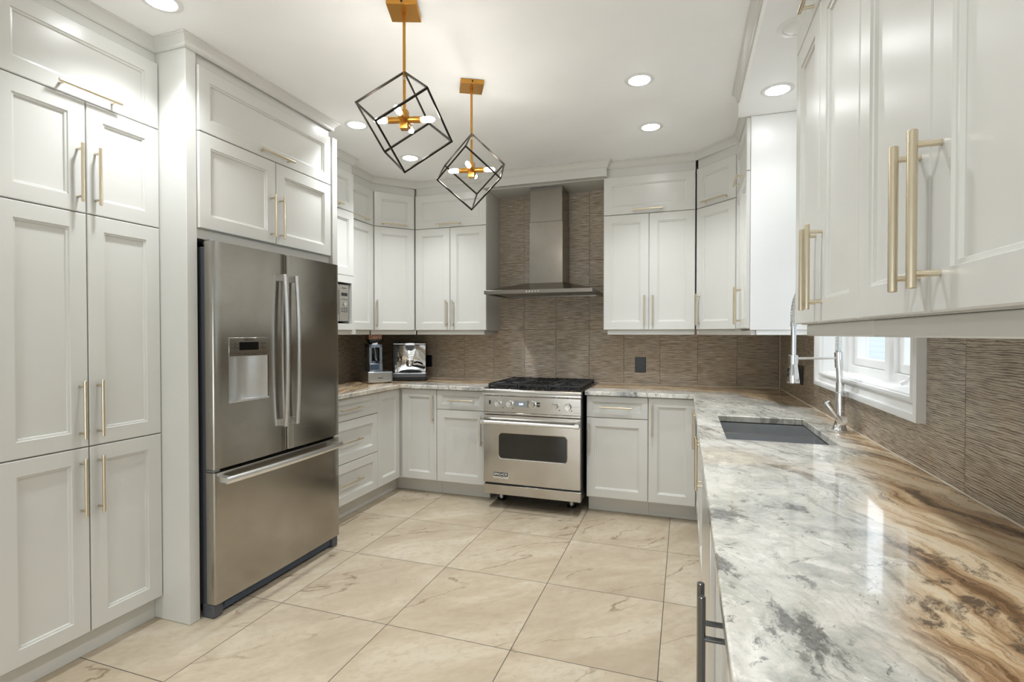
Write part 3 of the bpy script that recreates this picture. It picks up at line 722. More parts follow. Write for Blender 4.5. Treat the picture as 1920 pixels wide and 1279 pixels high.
back_base('pale grey base cabinet with one drawer above one door, left of the range', -1.9361, -1.5044, -1.513 + -.022, -1.711, -1.935, -1.5055)
back_base('pale grey base cabinet with one drawer above one door, right of the range', -.6940, -.2469, -.671, -.4765, -.6930, -.2475)
XBR = .0819
t = thing('blind_corner_base_cabinet', (.3, 4.1, 0), 'pale grey single-door base cabinet in the right corner of the back run', 'cabinet', GB)
obj('carcass', B().box(-.2464, XW - .002, YB + .021, YW - .002, zk, ZCT - .001), M['paint'], t)
obj('toe_kick', B().box(-.2464, XW - .002, 3.900, YW - .002, .001, zk - .001), M['paint'], t)
front(t, 'door', m, -.2469, XBR - .004, ZB0, .8836, ('v', -.218, .725))
m = frame((XBR, 0, 0), (0, -1))
def right_base(label, y1, y0, hz, ym=None, off=.030, r=.0062, mat=None, hl=.235, gap=.036, low=False, inset=.022):
    t = thing('base_cabinet', (.4, (y0 + y1) / 2, 0), label, 'cabinet', GB)
    b = B(); b.box(XBR + .021, XW - .002, y0 + .0005, y1 - .0005, zk, ZCT - .001 if not low else .62)
    if low: b.box(XBR + .021, XBR + .04, y0 + .0005, y1 - .0005, .62, ZCT - .001)
    obj('carcass', b, M['paint'], t)
    obj('toe_kick', B().box(XBR + .08, XW - .002, y0 + .0005, y1 - .0005, .001, zk - .001), M['paint'], t)
    ym = ym or (y0 + y1) / 2
    front(t, 'door', m, -y1, -ym, ZB0, .8836, ('v', -ym - gap, hz), off=off, r=r, mat=mat, hl=hl, inset=inset)
    front(t, 'door', m, -ym, -y0, ZB0, .8836, ('v', -ym + gap, hz), off=off, r=r, mat=mat, hl=hl, inset=inset)
right_base('pale grey two-door base cabinet on the right, between corner and sink cabinet', 3.775, 3.000, .745)
right_base('pale grey two-door sink base cabinet below the sink', 3.000, 2.082, .735, low=True)
right_base('pale grey base cabinet near the viewer, with a pair of dark chrome bar pulls', 1.478, .780, .650, 1.13, .047, .0078, M['nickel'], .32, .030, inset=.085)
right_base('pale grey base cabinet at the lower right edge, closest to the viewer', .780, .08, .735, .66, .036, .0068)
t = thing('dishwasher', (.4, 1.78, 0), 'stainless dishwasher front seen edge-on under the right worktop', 'dishwasher')
obj('tub', B().box(.10, XW - .02, 1.482, 2.078, .12, ZCT - .002), M['grey'], t)
dd = obj('door', B().box(.066, .0995, 1.484, 2.076, .13, .876), M['lsteel'], t, bevel=.003)
obj('toe_kick', B().box(.15, XW - .02, 1.484, 2.076, .001, .118), M['black'], t)

# ================================================================== WORKTOPS, SINK, FAUCET
XCE, YCE, XCR = -2.254, 3.768, .0576
lt = obj('countertop', B().grid([XL + .011, XCE, -1.5075], [2.7905, YCE, YW - .0005], ZCT, ZTOP, {(1, 0)}), M['granite'], bevel=.004, seg=3)
tag(lt, 'granite worktop on the left of the range, carrying the grinder and coffee machine', 'countertop', 'granite worktops')
SX0, SX1, SY0, SY1 = .164, .5585, 2.227, 2.8595
rt = obj('countertop', B().grid([-.7020, XCR, SX0, SX1, XW - .0005], [.08, SY0, SY1, YCE, YW - .0005], ZCT, ZTOP, {(0, 0), (0, 1), (0, 2), (2, 1)}), M['granite'], bevel=.004, seg=3)
tag(rt, 'long granite worktop on the right, with the sink cut into it', 'countertop', 'granite worktops')
t = thing('kitchen_sink', (.36, 2.54, .66), 'dark stainless double-bowl undermount sink below the window', 'sink')
def bowl(x0, x1, y0, y1, z0, z1, r=.012):
    b = B(); r_ = r
    def ring(i, z): return [(x0 + i, y0 + i, z), (x1 - i, y0 + i, z), (x1 - i, y1 - i, z), (x0 + i, y1 - i, z)]
    L = [ring(-.012, z1), ring(0, z1), ring(.002, z0 + .015), ring(.016, z0)]
    for q in L: b.v += q
    for i in range(3):
        for j in range(4): b.f.append((i * 4 + j, i * 4 + (j + 1) % 4, i * 4 + 4 + (j + 1) % 4, i * 4 + 4 + j))
    b.f.append((12, 13, 14, 15)); return b
zr = ZCT - .002; yd = 2.62
big = obj('bowl', bowl(SX0 + .003, SX1 - .003, yd + .0185, SY1 - .003, .68, zr - .012), M['bsteel'], t)
sm = obj('bowl', bowl(SX0 + .003, SX1 - .003, SY0 + .003, yd - .0185, .68, zr - .012), M['bsteel'], t)
obj('rim', B().grid([SX0 - .012, SX0 + .003, SX1 - .003, SX1 + .012], [SY0 - .012, SY0 + .003, SY1 - .003, SY1 + .012], zr - .0125, zr, {(1, 1)}), M['bsteel'], t)
obj('divider', B().box(SX0 + .004, SX1 - .004, yd - .018, yd + .018, .70, zr - .012), M['lsteel'], t, bevel=.004)
for bo, yy in ((big, 2.74), (sm, 2.42)): obj('drain', B().lathe((.36, yy, .6815), [(.038, 0), (.038, .003), (.028, .003), (.026, .001), (0, .001)], 24), M['chrome'], bo)

FXc, FY = .645, 2.580
t = thing('kitchen_faucet', (FXc, FY, ZTOP), 'tall chrome spring-neck pull-down faucet behind the sink', 'faucet')
obj('base', B().lathe((FXc, FY, ZTOP), [(.031, 0), (.031, .003), (.027, .008), (.021, .030), (.0185, .05), (.0185, .165), (.0155, .168), (.0155, .21)], 32), M['chrome'], t)
b = B(); b.tube([(FXc, FY, 1.12), (FXc - .004, FY, 1.20), (FXc - .007, FY, 1.255)], .0125, 20); b.tube([(FXc - .004, FY, 1.195), (FXc - .007, FY, 1.262)], .0165, 20); obj('column', b, M['chrome'], t)
HXc = .462
arc = []
for i in range(41):
    a = PI * i / 40; cx = (FXc - .007 + HXc) / 2; rr = (FXc - .007 - HXc) / 2
    arc.append((cx + rr * math.cos(a), FY, 1.43 + math.sin(a) * .155))
path = [(FXc - .007, FY, 1.258 + .17 * i / 12) for i in range(12)] + arc + [(HXc, FY, 1.43 - .045 * i / 4) for i in range(1, 5)]
obj('hose', B().tube(path, .0085, 12), M['lsteel'], t)
# coil wound along the same path
pts = [Vector(q) for q in path]; seglen = [0]
for i in range(1, len(pts)): seglen.append(seglen[-1] + (pts[i] - pts[i - 1]).length)
tot = seglen[-1]; turns = int(tot / .0066); co = []; k = 0
for i in range(turns * 10 + 1):
    s = tot * i / (turns * 10)
    while k < len(seglen) - 2 and seglen[k + 1] < s: k += 1
    f = (s - seglen[k]) / max(1e-9, seglen[k + 1] - seglen[k]); c = pts[k].lerp(pts[k + 1], f)
    tg = (pts[k + 1] - pts[k]).normalized(); sd = Vector((0, 1, 0)); nn = tg.cross(sd).normalized(); a = 2 * PI * i / 10
    co.append(c + (sd * math.cos(a) + nn * math.sin(a)) * .0118)
obj('spring', B().tube(co, .0022, 6), M['chrome'], t)
b = B(); b.tube([(HXc, FY, 1.385), (HXc, FY, 1.24)], [.0115, .0105], 20); b.tube([(HXc, FY, 1.393), (HXc, FY, 1.375)], .014, 20); obj('wand', b, M['chrome'], t)
b = B(); b.lathe((HXc, FY, 0), [(.0255, 1.122), (.026, 1.126), (.019, 1.185), (.0165, 1.206), (.0165, 1.208), (.019, 1.209), (.019, 1.246), (.012, 1.248)], 28); b.lathe((HXc, FY, 1.1215), [(0, 0), (.0235, 0), (.0235, .001)], 28)
sh = obj('spray_head', b, M['chrome'], t)
obj('spray_button', B().box(HXc - .026, HXc - .018, FY - .008, FY + .008, 1.150, 1.168).box(HXc - .0255, HXc - .018, FY - .008, FY + .008, 1.170, 1.190), M['black'], sh, bevel=.002)
obj('support_arm', B().tube([(HXc + .015, FY, 1.232), (FXc - .018, FY, 1.236)], [.0052, .0048], 14), M['lsteel'], t)
b = B(); b.tube([(FXc, FY - .014, .968), (FXc, FY - .036, .968)], .020, 22); b.tube([(FXc - .004, FY - .040, .965), (FXc - .03, FY - .048, 1.00), (FXc - .062, FY - .056, 1.048)], [.0055, .0075, .0115], 16)
obj('lever', b, M['chrome'], t)

# ================================================================== RANGE
RY, RX0, RX1 = 3.670, -1.470, -.711; RC = (RX0 + RX1) / 2
t = thing('gas_range', (RC, 4.0, 0), 'stainless steel gas range with five knobs and a windowed oven door', 'range')
obj('body', B().box(RX0 + .003, RX1 - .003, RY + .045, YW - .03, .115, .905), M['black'], t)
mr = frame((0, RY, 0), (1, 0))
obj('cooktop', B().box(RX0, RX1, RY + .030, YW - .028, .905, .922), M['rsteel'], t, bevel=.003)
obj('bullnose', B().prism([(RY - .006, .872), (RY - .012, .880), (RY - .012, .908), (RY - .004, .9195), (RY + .045, .9235), (RY + .045, .872)], RX0 - .002, RX1 + .002, Matrix(((0, 0, 1, 0), (1, 0, 0, 0), (0, 1, 0, 0), (0, 0, 0, 1)))), M['rsteel'], t)
cp = obj('control_panel', B().box(RX0 + .001, RX1 - .001, RY + .006, RY + .044, .744, .868), M['rsteel'], t, bevel=.002)
obj('panel_lip', B().box(RX0 + .001, RX1 - .001, RY - .002, RY + .044, .728, .743), M['rsteel'], t, bevel=.002)
mk = frame((0, RY + .006, 0), (1, 0))
kn = [(-1.352, .811, .020), (-1.257, .812, .022), (-1.078, .812, .025), (-.903, .809, .023), (-.804, .808, .023)]
def knob_mesh(x, z, r):
    k = B(); k.lathe((0, 0, 0), [(r * 1.16, 0), (r * 1.16, .005), (r, .006), (r * .93, .030), (r * .85, .034), (0, .034)], 28); k.box(-r * .26, r * .26, -r * .95, r * .95, .030, .040)
    k.v = [tuple(mk @ (Vector(v) + Vector((x, z, 0)))) for v in k.v]; return k
for x, z, r in kn: obj('knob', knob_mesh(x, z, r), M['chrome'], t)
obj('display', B().mbox(mk, -1.225, -1.118, .790, .838, 0, .0012), M['grey'], cp)
text('clock_digits', '5:01', .020, mk @ Matrix.Translation((-1.165, .812, .002)), M['clock'], cp)
b = B(); b.mbox(mk, -1.425, -1.412, .803, .833, 0, .002); obj('igniter_button', b, M['black'], cp)
b = B()
for i in range(4): b.mbox(mk, -1.118, -1.106, .793 + i * .013, .799 + i * .013, 0, .0016)
for i in range(2): b.mbox(mk, -1.045, -1.020, .797 + i * .020, .811 + i * .020, 0, .0012)
for x in (-1.315, -1.235, -.875, -.785): b.mbox(mk, x, x + .008, .776, .782, 0, .001)
b.mbox(mk, -.770, -.722, .8085, .8095, 0, .0008); b.mbox(mk, -.765, -.722, .764, .765, 0, .0008)
obj('dial_marks', b, M['ink'], cp)
# oven door with a rounded window
wx0, wx1, wz0, wz1 = -1.344, -.817, .394, .585
def rrect(x0, x1, z0, z1, r, n=6):
    P = []
    for cx, cz, a0 in ((x1 - r, z1 - r, 0), (x0 + r, z1 - r, 90), (x0 + r, z0 + r, 180), (x1 - r, z0 + r, 270)):
        for i in range(n + 1): a = math.radians(a0 + 90 * i / n); P.append((cx + r * math.cos(a), cz + r * math.sin(a)))
    return P
def frame_rings(rings):
    b = B(); n = len(rings[0][0])
    for P, y in rings: b.v += [(a, y, c) for a, c in P]
    for i in range(len(rings) - 1):
        for j in range(n): b.f.append((i * n + j, i * n + (j + 1) % n, i * n + n + (j + 1) % n, i * n + n + j))
    return b
dx0, dx1, dz0, dz1 = RX0 + .002, RX1 - .002, .200, .722
outer = rrect(dx0, dx1, dz0, dz1, .003); out2 = rrect(dx0 + .003, dx1 - .003, dz0 + .003, dz1 - .003, .003)
inn = rrect(wx0 - .008, wx1 + .008, wz0 - .008, wz1 + .008, .034); inn2 = rrect(wx0, wx1, wz0, wz1, .028)
b = frame_rings([(outer, RY + .044), (outer, RY + .003), (out2, RY), (inn, RY), (inn2, RY + .004)])
od = obj('oven_door', b, M['rsteel'], t, ang=12)
b = B(); b.v = [(a, RY + .0035, c) for a, c in rrect(wx0 - .001, wx1 + .001, wz0 - .001, wz1 + .001, .028)] ; b.f = [tuple(range(len(b.v)))]
k = len(b.v); b.v += [(a, RY + .008, c) for a, c in rrect(wx0 - .001, wx1 + .001, wz0 - .001, wz1 + .001, .028)]; b.f.append(tuple(reversed(range(k, 2 * k))))
for i in range(k): b.f.append((i, k + i, k + (i + 1) % k, (i + 1) % k))
obj('window_glass', b, M['ovenglass'], od)
hz, hy = .676, RY - .062
b = B(); b.tube([(RX0 + .004, hy, hz), (RX1 - .004, hy, hz)], .0135, 20)
hb = obj('handle', b, M['lsteel'], od)
b = B()
for x in (RX0 + .018, RX1 - .018): b.box(x - .013, x + .013, hy - .010, RY + .001, hz - .012, hz + .018); b.tube([(x - .016, hy, hz), (x + .016, hy, hz)], .0165, 18)
obj('handle_bracket', b, M['chrome'], hb, ang=50)
md = frame((0, RY - .0001, 0), (1, 0))
bd = obj('badge', B().mbox(md, -1.388, -1.268, .238, .287, 0, .002), M['lsteel'], od)
obj('badge_plate', B().mbox(md, -1.386, -1.270, .254, .286, .002, .0028), M['glossblack'], bd)
text('lettering', 'BRIGADE', .0275, md @ Matrix.Translation((-1.328, .270, .0032)), M['wink'], bd, spacing=.95)
b = B()
for i in range(9): b.mbox(md, -1.376 + i * .0112, -1.369 + i * .0112, .2435, .2475, .002, .0024)
obj('badge_fine_print', b, M['dark'], bd)
obj('kick_panel', B().box(RX0 + .002, RX1 - .002, RY + .004, RY + .044, .113, .186), M['rsteel'], t, bevel=.002)
obj('kick_panel_shadow_gap', B().box(RX0 + .006, RX1 - .006, RY + .022, RY + .046, .186, .20), M['black'], t)
for x, y in ((-1.402, 3.90), (-.826, 3.90), (-1.402, 4.30), (-.826, 4.30)):
    b = B().lathe((x, y, 0), [(.032, .001), (.034, .004), (.034, .012), (.020, .016), (.020, .115)], 22); lg = obj('leg', b, M['lsteel'], t)
    obj('rubber_foot', B().lathe((x, y, 0), [(.035, .0005), (.0365, .006), (.0365, .013), (.028, .0165), (.021, .0168)], 22), M['black'], lg)
# burners and three cast-iron grates
gy0, gy1 = RY + .058, YW - .060
obj('burner_tray', B().box(RX0 + .018, RX1 - .018, gy0 - .006, gy1 + .006, .9221, .9255), M['iron'], t)
for x in (RC - .255, RC + .255):
    for y in (gy0 + .15, gy1 - .15):
        bu = obj('burner', B().lathe((x, y, .9256), [(.052, 0), (.052, .006), (.040, .010), (.040, .016), (.043, .016), (.043, .021), (.036, .025), (0, .025)], 26), M['iron'], t)
gw = (RX1 - RX0 - .036) / 3
for gi in range(3):
    x0 = RX0 + .018 + gw * gi + .002; x1 = x0 + gw - .004; b = B(); zt, zb = .958, .942; bw = .007
    for x in (x0, x1 - 2 * bw): b.box(x, x + 2 * bw, gy0, gy1, zb, zt)
    for y in (gy0, (gy0 + gy1) / 2 - bw, gy1 - 2 * bw): b.box(x0, x1, y, y + 2 * bw, zb, zt - .001)
    if gi != 1:
        for yc in (gy0 + .15, gy1 - .15):
            xc = (x0 + x1) / 2
            for a in range(8):
                w_ = a * PI / 4; dx, dy = math.cos(w_), math.sin(w_); L1 = .115 if a % 2 == 0 else .135
                b.tube([(xc + dx * .03, yc + dy * .03, zt - .004), (xc + dx * L1, yc + dy * L1, zt - .008)], .0058, 6)
        nb = 4
    else: nb = 5
    for i in range(nb):
        x = x0 + (x1 - x0) * (i + 1) / (nb + 1)
        if gi == 1: b.box(x - .006, x + .006, gy0, gy1, zb + .002, zt)
    for i in range(4):      # fingers and feet along the front and back rails
        x = x0 + bw + (x1 - x0 - 2 * bw) * i / 3
        for y in (gy0 - .003, gy1 - 2 * bw - .001): b.box(x - .007, x + .007, y, y + .018, .9256, zt + .001)
    obj('grate', b, M['iron'], t, bevel=.0015)
b = B(); b.box(RX0 + .004, RX1 - .004, YW - .052, YW - .030, .9225, .940)
obj('island_trim', b, M['rsteel'], t, bevel=.004)

# ================================================================== HOOD
t = thing('range_hood', (-1.11, 4.2, 1.665), 'stainless chimney range hood on the tiled wall above the range', 'range hood')
HX0, HX1, HY0 = -1.553, -.668, 3.893; hz0, hz1 = 1.664, 1.695
cn = obj('canopy', B().grid([HX0, HX0 + .03, HX1 - .03, HX1], [HY0, HY0 + .03, YW - .03, YW - .0015], hz0, hz1, {(1, 1)}), M['hsteel'], t, bevel=.002)
b = B(); b.v = [(HX0 + .002, HY0 + .002, hz1), (HX1 - .002, HY0 + .002, hz1), (HX1 - .002, YW - .002, hz1), (HX0 + .002, YW - .002, hz1),
                (-1.262, 4.128, hz1 + .072), (-.938, 4.128, hz1 + .072), (-.938, YW - .002, hz1 + .072), (-1.262, YW - .002, hz1 + .072)]
b.f = [(0, 1, 5, 4), (1, 2, 6, 5), (2, 3, 7, 6), (3, 0, 4, 7), (4, 5, 6, 7), (3, 2, 1, 0)]; obj('canopy_slope', b, M['hsteel'], t, smooth=False)
fl = obj('filter', B().box(HX0 + .031, HX1 - .031, HY0 + .031, YW - .032, hz0 + .010, hz0 + .016), M['dsteel'], t)
for x in (-1.40, -1.11, -.83): obj('hood_light', B().lathe((x, HY0 + .09, hz0 + .0095), [(0, -.003), (.022, -.003), (.025, 0)], 20), M['lsteel'], t)
b = B()
for i in range(5): b.lathe((-1.19 + i * .024, HY0 - .0005, (hz0 + hz1) / 2), [(.006, 0), (.006, .003), (0, .003)], 14, Matrix.Rotation(PI / 2, 3, 'X'))
obj('control_buttons', b, M['chrome'], cn)
obj('lower_flue', B().box(-1.243, -.957, 4.147, YW - .002, hz1 + .070, 2.278), M['hsteel'], t, bevel=.002)
obj('upper_flue', B().box(-1.238, -.962, 4.152, YW - .002, 2.2785, 2.568), M['hsteel'], t, bevel=.002)

# ================================================================== COFFEE CORNER
# drawer box with grinder on it
u = Vector((.62, .785)); FLc = Vector((-2.535, 3.714)); m = frame((FLc.x, FLc.y, ZTOP), u)      # n points to the viewer
bwid, bdep, bh = .213, .30, .098
t = thing('knock_box_drawer', (FLc.x, FLc.y, ZTOP), 'low stainless drawer box under the coffee grinder on the left worktop', 'drawer box')
obj('body', B().mbox(m, 0, bwid, .004, bh, -bdep, -.004), M['kbsteel'], t, bevel=.003)
dw = obj('drawer', B().loops(m, [(.001, bwid - .001, .006, bh - .002, -.004), (.001, bwid - .001, .006, bh - .002, 0), (.010, bwid - .010, .014, bh - .012, .001), (.012, bwid - .012, .016, bh - .014, -.001)]), M['kbsteel'], t, smooth=False)
obj('nameplate', B().mbox(m, bwid * .40, bwid * .60, .040, .047, -.0008, .0008), M['dark'], dw)
for a in (.02, bwid - .02):
    for c in (-.02, -bdep + .02): obj('foot', B().mbox(m, a - .008, a + .008, .0005, .004, c - .008, c + .008), M['black'], t)
t = thing('coffee_grinder', (FLc.x, FLc.y, ZTOP + bh), 'slim grey coffee grinder with a bean hopper, standing on the steel drawer box', 'grinder')
gm = m @ Matrix.Translation((.100, bh + .0005, -.15)); g0, g1 = -.058, .058
obj('base', B().mbox(gm, g0, g1, 0, .066, -.085, .06), M['gsteel'], t, bevel=.003)
obj('base_label', B().mbox(gm, -.052, .026, .012, .058, .060, .0615), M['navy'], t)
b = B(); b.mbox(gm, g0, -.034, .066, .232, -.085, .045); b.mbox(gm, .034, g1, .066, .232, -.085, .045); b.mbox(gm, -.034, .034, .066, .232, -.085, -.012); b.mbox(gm, g0, g1, .205, .232, -.085, .045)
obj('housing', b, M['gsteel'], t, bevel=.002)
b = B(); b.mbox(gm, -.031, .031, .085, .200, -.010, .018); b.tube([gm @ Vector((0, .15, .018)), gm @ Vector((0, .10, .035)), gm @ Vector((.004, .085, .06))], [.022, .018, .010], 14)
obj('dosing_chute', b, M['black'], t)
b = B(); b.tube([gm @ Vector((-.012, .21, .047)), gm @ Vector((.006, .09, .055))], .0035, 8); b.tube([gm @ Vector((-.02, .235, .02)), gm @ Vector((.02, .24, .035))], .012, 12); obj('dosing_lever', b, M['chrome'], t)
b = B(); k = 0
for (w0, h0, s) in ((.028, .2325, -.02), (.058, .278, -.02)): b.v += [tuple(gm @ Vector(q)) for q in ((-w0, h0, s - w0), (w0, h0, s - w0), (w0, h0, s + w0), (-w0, h0, s + w0))]
b.f = [(3, 2, 1, 0), (4, 5, 6, 7)] + [(i, (i + 1) % 4, 4 + (i + 1) % 4, 4 + i) for i in range(4)]; obj('funnel', b, M['black'], t)
obj('hopper', B().mbox(gm, -.058, .058, .2785, .3135, -.078, .038), M['beans'], t, bevel=.002)['label'] = 'hopper full of coffee beans'
# espresso machine, turned towards the room
u2 = Vector((.905, .425)); P0 = Vector((-2.472, 3.985)); m = frame((P0.x, P0.y, ZTOP), u2)
t = thing('espresso_machine', (P0.x, P0.y, ZTOP), 'polished chrome espresso machine in the left worktop corner', 'coffee machine')
ew = .300
b = B(); b.mbox(m, .004, ew - .004, .006, .032, -.33, -.006); obj('underbody', b, M['black'], t, bevel=.004)
for a in (.03, ew - .03):
    for c in (-.03, -.30): obj('foot', B().mbox(m, a - .012, a + .012, .0006, .006, c - .012, c + .012), M['black'], t)
pts = rrect(-.004, ew + .004, -.155, .004, .022)
obj('drip_tray', B().prism(pts, .032, .066, Matrix(((m[0][0], m[0][2], m[0][1], m[0][3]), (m[1][0], m[1][2], m[1][1], m[1][3]), (m[2][0], m[2][2], m[2][1], m[2][3]), (0, 0, 0, 1)))), M['dark'], t, bevel=.003)
b = B(); b.mbox(m, .006, ew - .006, .0662, .0685, -.125, -.006)
for i in range(14): b.mbox(m, .015 + i * .0195, .021 + i * .0195, .0685, .0695, -.12, -.012)
obj('tray_grid', b, M['lsteel'], t)
obj('body', B().mbox(m, -.012, ew - .012, .066, .325, -.33, -.135), M['black'], t, bevel=.008)
# bowed chrome face
N = 18; b = B()
for z in (.072, .10, .14, .22, .320):
    for i in range(N + 1):
        s = i / N; bow = .030 * math.sin(PI * s); low = .050 * (1 - min(1, (z - .072) / .09)) if z < .16 else 0
        b.v.append(tuple(m @ Vector((.012 + (ew - .024) * s, z, -.128 + bow - low * math.sin(PI * s)))))
for r in range(4):
    for i in range(N): a = r * (N + 1) + i; b.f.append((a, a + 1, a + N + 2, a + N + 1))
k = len(b.v); b.v += [tuple(m @ Vector((.012, .320, -.136))), tuple(m @ Vector((ew - .012, .320, -.136)))]
b.f.append(tuple(4 * (N + 1) + i for i in range(N + 1)) + (k + 1, k))
fp = obj('face_panel', b, M['chrome'], t, ang=60)
obj('top_tray', B().mbox(m, .0, ew - .012, .326, .334, -.32, -.11), M['lsteel'], t, bevel=.002)
b = B(); b.mbox(m, .105, .195, .318, .340, -.118, -.088); obj('badge_bar', b, M['lsteel'], t, bevel=.004)
dp = B(); pd = [(.106, .318), (.194, .318), (.186, .288), (.168, .272), (.150, .268), (.132, .272), (.114, .288)]
dp.v = [tuple(m @ Vector((a, c, -.092))) for a, c in pd] + [tuple(m @ Vector((a, c, -.108))) for a, c in pd]; L = len(pd)
dp.f = [tuple(reversed(range(L))), tuple(range(L, 2 * L))] + [(i, (i + 1) % L, L + (i + 1) % L, L + i) for i in range(L)]; obj('gauge_panel', dp, M['dark'], t)
b = B()
for i in range(5):
    z = .262 - i * .017; b.tube([m @ Vector((.098 + i * .006, z + .018, -.093)), m @ Vector((.128, z - .004, -.086)), m @ Vector((.150, z - .008, -.083)), m @ Vector((.172, z - .004, -.086)), m @ Vector((.202 - i * .006, z + .018, -.093))], .0032, 8)
obj('grille_ribs', b, M['lsteel'], t)
b = B(); b.lathe(m @ Vector((.150, .150, -.092)), [(.032, 0), (.034, .004), (.034, .030), (.028, .034), (0, .034)], 24); obj('group_head', b, M['chrome'], t)
pf = obj('portafilter', B().lathe(m @ Vector((.150, .122, -.090)), [(0, 0), (.022, 0), (.034, .010), (.034, .028), (0, .028)], 24), M['chrome'], t)
obj('portafilter_handle', B().tube([m @ Vector((.175, .134, -.080)), m @ Vector((.215, .132, -.050)), m @ Vector((.285, .118, -.02))], [.009, .012, .014], 14), M['black'], pf)
obj('steam_port', B().tube([m @ Vector((.030, .262, -.122)), m @ Vector((.030, .262, -.094))], .011, 14), M['black'], t)
b = B(); b.tube([m @ Vector((.032, .262, -.094)), m @ Vector((.048, .240, -.078)), m @ Vector((.044, .150, -.060)), m @ Vector((.040, .080, -.050))], .0042, 10); sw = obj('steam_wand', b, M['chrome'], t)
obj('wand_grip', B().tube([m @ Vector((.0470, .215, -.074)), m @ Vector((.045, .170, -.064))], .0075, 12), M['black'], sw)
obj('steam_knob', B().lathe(m @ Vector((.035, .3345, -.15)), [(.018, 0), (.020, .008), (.020, .022), (.015, .028), (0, .028)], 18), M['black'], t)

# ================================================================== OUTLETS
def outlet(name, m, w, h, label, gangs=1):
    t = thing(name, m @ Vector((0, 0, 0)), label, 'outlet', 'black outlet plates on the tiles')
    obj('cover_plate', B().loops(m, [(-w / 2, w / 2, -h / 2, h / 2, .0005), (-w / 2, w / 2, -h / 2, h / 2, .004), (-w / 2 + .003, w / 2 - .003, -h / 2 + .003, h / 2 - .003, .0065)]), M['black'], t, smooth=False)
    for g in range(gangs):
        cx = (g - (gangs - 1) / 2) * .046
        s = obj('socket', B().mbox(m, cx - .0165, cx + .0165, -.034, .034, .0066, .0085), M['black'], t)
        k = B()
        for z in (-.018, .018):
            for dx in (-.006, .006): k.mbox(m, cx + dx - .001, cx + dx + .001, z - .005, z + .005, .0086, .0088)
        obj('slots', k, M['dark'], s)
outlet('wall_outlet', frame((-.351, YW, 1.083), (1, 0)), .088, .125, 'black outlet plate on the back tiles, right of the range')
outlet('wall_outlet', frame((-2.333, YW, 1.083), (1, 0)), .070, .115, 'black outlet plate on the back tiles, beside the espresso machine')
outlet('wall_outlet', frame((XW, 3.655, 1.083), (0, -1)), .135, .120, 'black double outlet plate on the right wall, behind the faucet head', 2)

# ================================================================== CEILING LAMPS
def downlight(x, y, z, label, lit=True, power=1.0):
    t = thing('recessed_light', (x, y, z), label, 'downlight', 'round recessed ceiling lights')
    obj('trim_ring', B().lathe((x, y, z), [(.054, -.0005), (.056, -.004), (.072, -.003), (.077, -.0005)], 40), M['white'], t)
    if lit:
        l = bpy.data.lights.new('beam', 'SPOT'); l.energy = SPOT_W * power; l.spot_size = math.radians(118); l.spot_blend = .85; l.shadow_soft_size = .05; l.color = (.91, .96, 1.0)
        o = bpy.data.objects.new('beam', l); C.objects.link(o); o.parent = t; o.location = (0, 0, -.02)
    obj('lens', B().lathe((x, y, z), [(0, -.0125), (.020, -.012), (.038, -.0098), (.049, -.006), (.0545, -.0004)], 40), M['lamp'] if lit else M['white'], t)
for x, y, z, l in ((-2.018, 2.841, ZC, 'lit recessed light near the refrigerator end, left of the larger-looking pendant'),
                   (-2.007, 3.502, ZC, 'lit recessed light seen just below the nearer pendant cage, towards the back left corner'),
                   (-.235, 2.824, ZC, 'lit recessed light in the middle of the ceiling, nearer of the right-hand pair'),
                   (-.217, 3.484, ZC, 'lit recessed light farther back on the ceiling, above the cabinet right of the hood'),
                   (-2.026, 1.540, ZC, 'lit recessed light at the top left, above the pantry cabinet'),
                   (-.23, 1.54, ZC, 'lit recessed light above the viewer on the right'),
                   (-2.03, .25, ZC, 'added unseen recessed fill light behind the viewer on the left'),  # this and the next three lamps are added out of view to brighten the room
                   (-.23, .25, ZC, 'added unseen recessed fill light behind the viewer on the right'),
                   (-2.03, -1.10, ZC, 'added unseen recessed fill light far behind the viewer on the left'),
                   (-.23, -1.10, ZC, 'added unseen recessed fill light far behind the viewer on the right'),
                   (.440, 2.905, SZ, 'lit recessed light in the dropped soffit, beside the white end panel'),):
    downlight(x, y, z, l, True, .22 if z == SZ else 1.2 if y > 2.5 else 1.05)
downlight(.425, 2.335, SZ, 'unlit white recessed light in the soffit, half hidden by the near wall cabinet', False)

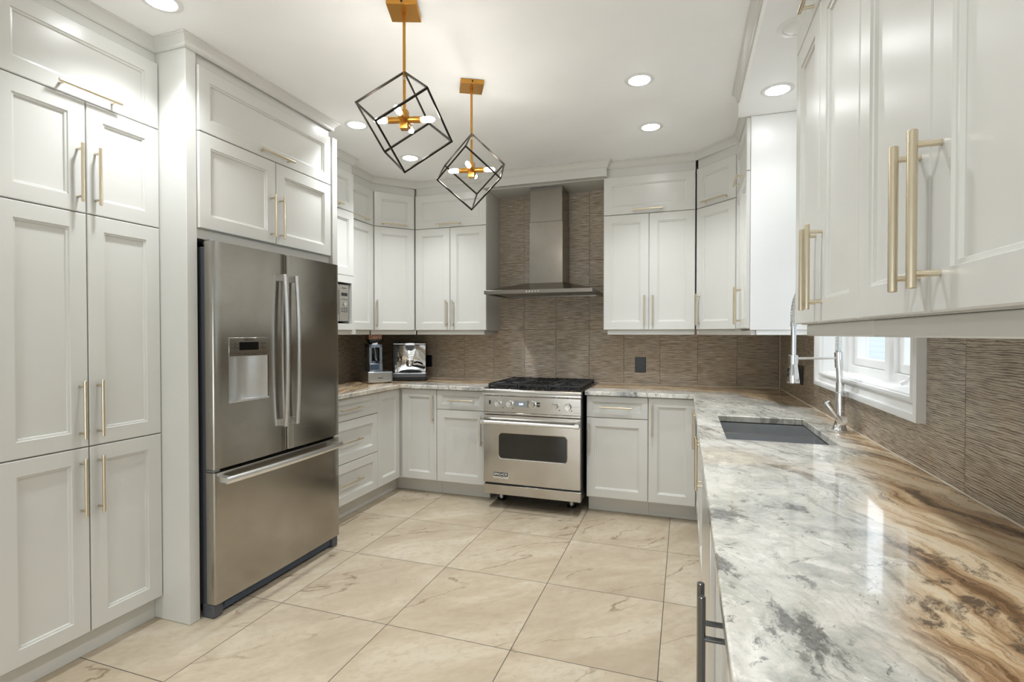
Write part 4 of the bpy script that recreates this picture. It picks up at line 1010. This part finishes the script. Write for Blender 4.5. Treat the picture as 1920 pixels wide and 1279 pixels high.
def pendant(cx, cy, zt, L, th, can_a, arm_a, label):
    t = thing('cage_pendant_light', (cx, cy, ZC), label, 'pendant light', 'cube cage pendants')
    zrot = lambda a: Matrix.Translation((cx, cy, 0)) @ Matrix.Rotation(a, 4, 'Z')
    m = zrot(can_a); cn = obj('canopy', B().mbox(m, -.062, .062, -.062, .062, ZC - .024, ZC - .0006), M['brass'], t, bevel=.0015)
    sc = B(); sc.lathe((0, 0, 0), [(.0045, 0), (.0045, .003), (0, .004)], 12, Matrix.Rotation(PI / 2, 3, 'X')); sc.v = [tuple(m @ (Vector(v) + Vector((0, -.0618, ZC - .012)))) for v in sc.v]
    obj('screw', sc, M['blackm'], cn)
    hz = 2.232
    b = B(); b.tube([(cx, cy, ZC - .024), (cx, cy, hz + .03)], .0062, 14); b.tube([(cx, cy, ZC - .024), (cx, cy, ZC - .034)], .009, 14)
    rod = obj('rod', b, M['brass'], t)
    obj('collar', B().tube([(cx, cy, zt - .034), (cx, cy, zt - .022)], .0072, 14), M['gold'], rod)
    s2, s1 = math.sqrt(2 / 3), math.sqrt(1 / 3); top = Vector((cx, cy, zt))
    e = [Vector((s2 * math.cos(th + k * 2 * PI / 3), s2 * math.sin(th + k * 2 * PI / 3), -s1)) for k in range(3)]
    b = B(); h = .0038
    for a in range(3):
        i, j = (a + 1) % 3, (a + 2) % 3
        for s, r in ((0, 0), (1, 0), (0, 1), (1, 1)):
            o = top + e[i] * (L * s) + e[j] * (L * r); k = len(b.v)
            for q in (-h, L + h):
                for si, sj in ((-1, -1), (1, -1), (1, 1), (-1, 1)): b.v.append(tuple(o + e[a] * q + e[i] * (h * si) + e[j] * (h * sj)))
            b.f += [(k, k + 3, k + 2, k + 1), (k + 4, k + 5, k + 6, k + 7)] + [(k + n_, k + (n_ + 1) % 4, k + 4 + (n_ + 1) % 4, k + 4 + n_) for n_ in range(4)]
    obj('cage', b, M['blackm'], t, smooth=False)
    m = zrot(arm_a); obj('hub', B().mbox(m, -.016, .016, -.016, .016, hz - .040, hz + .038), M['brass'], t, bevel=.001)
    for k in range(4):
        d = Vector((math.cos(arm_a + k * PI / 2), math.sin(arm_a + k * PI / 2), 0)); c = Vector((cx, cy, hz))
        so = obj('socket', B().tube([c + d * .0165, c + d * .068, c + d * .070], [.0135, .0135, .0115], 18), M['brass'], t)
        obj('bulb', B().tube([c + d * .0702, c + d * .074, c + d * .080, c + d * .112, c + d * .122, c + d * .128], [.007, .009, .0115, .0115, .0085, .003], 16), M['bulb'], so)
pendant(-1.1093, 1.8894, 2.430, .2385, 1.51512, math.radians(20), math.radians(15.4), 'brass and black cube cage pendant nearest the viewer, left of the two')
pendant(-1.1022, 2.5824, 2.430, .2373, .77126, math.radians(28), math.radians(12), 'brass and black cube cage pendant farther back, right of the two')
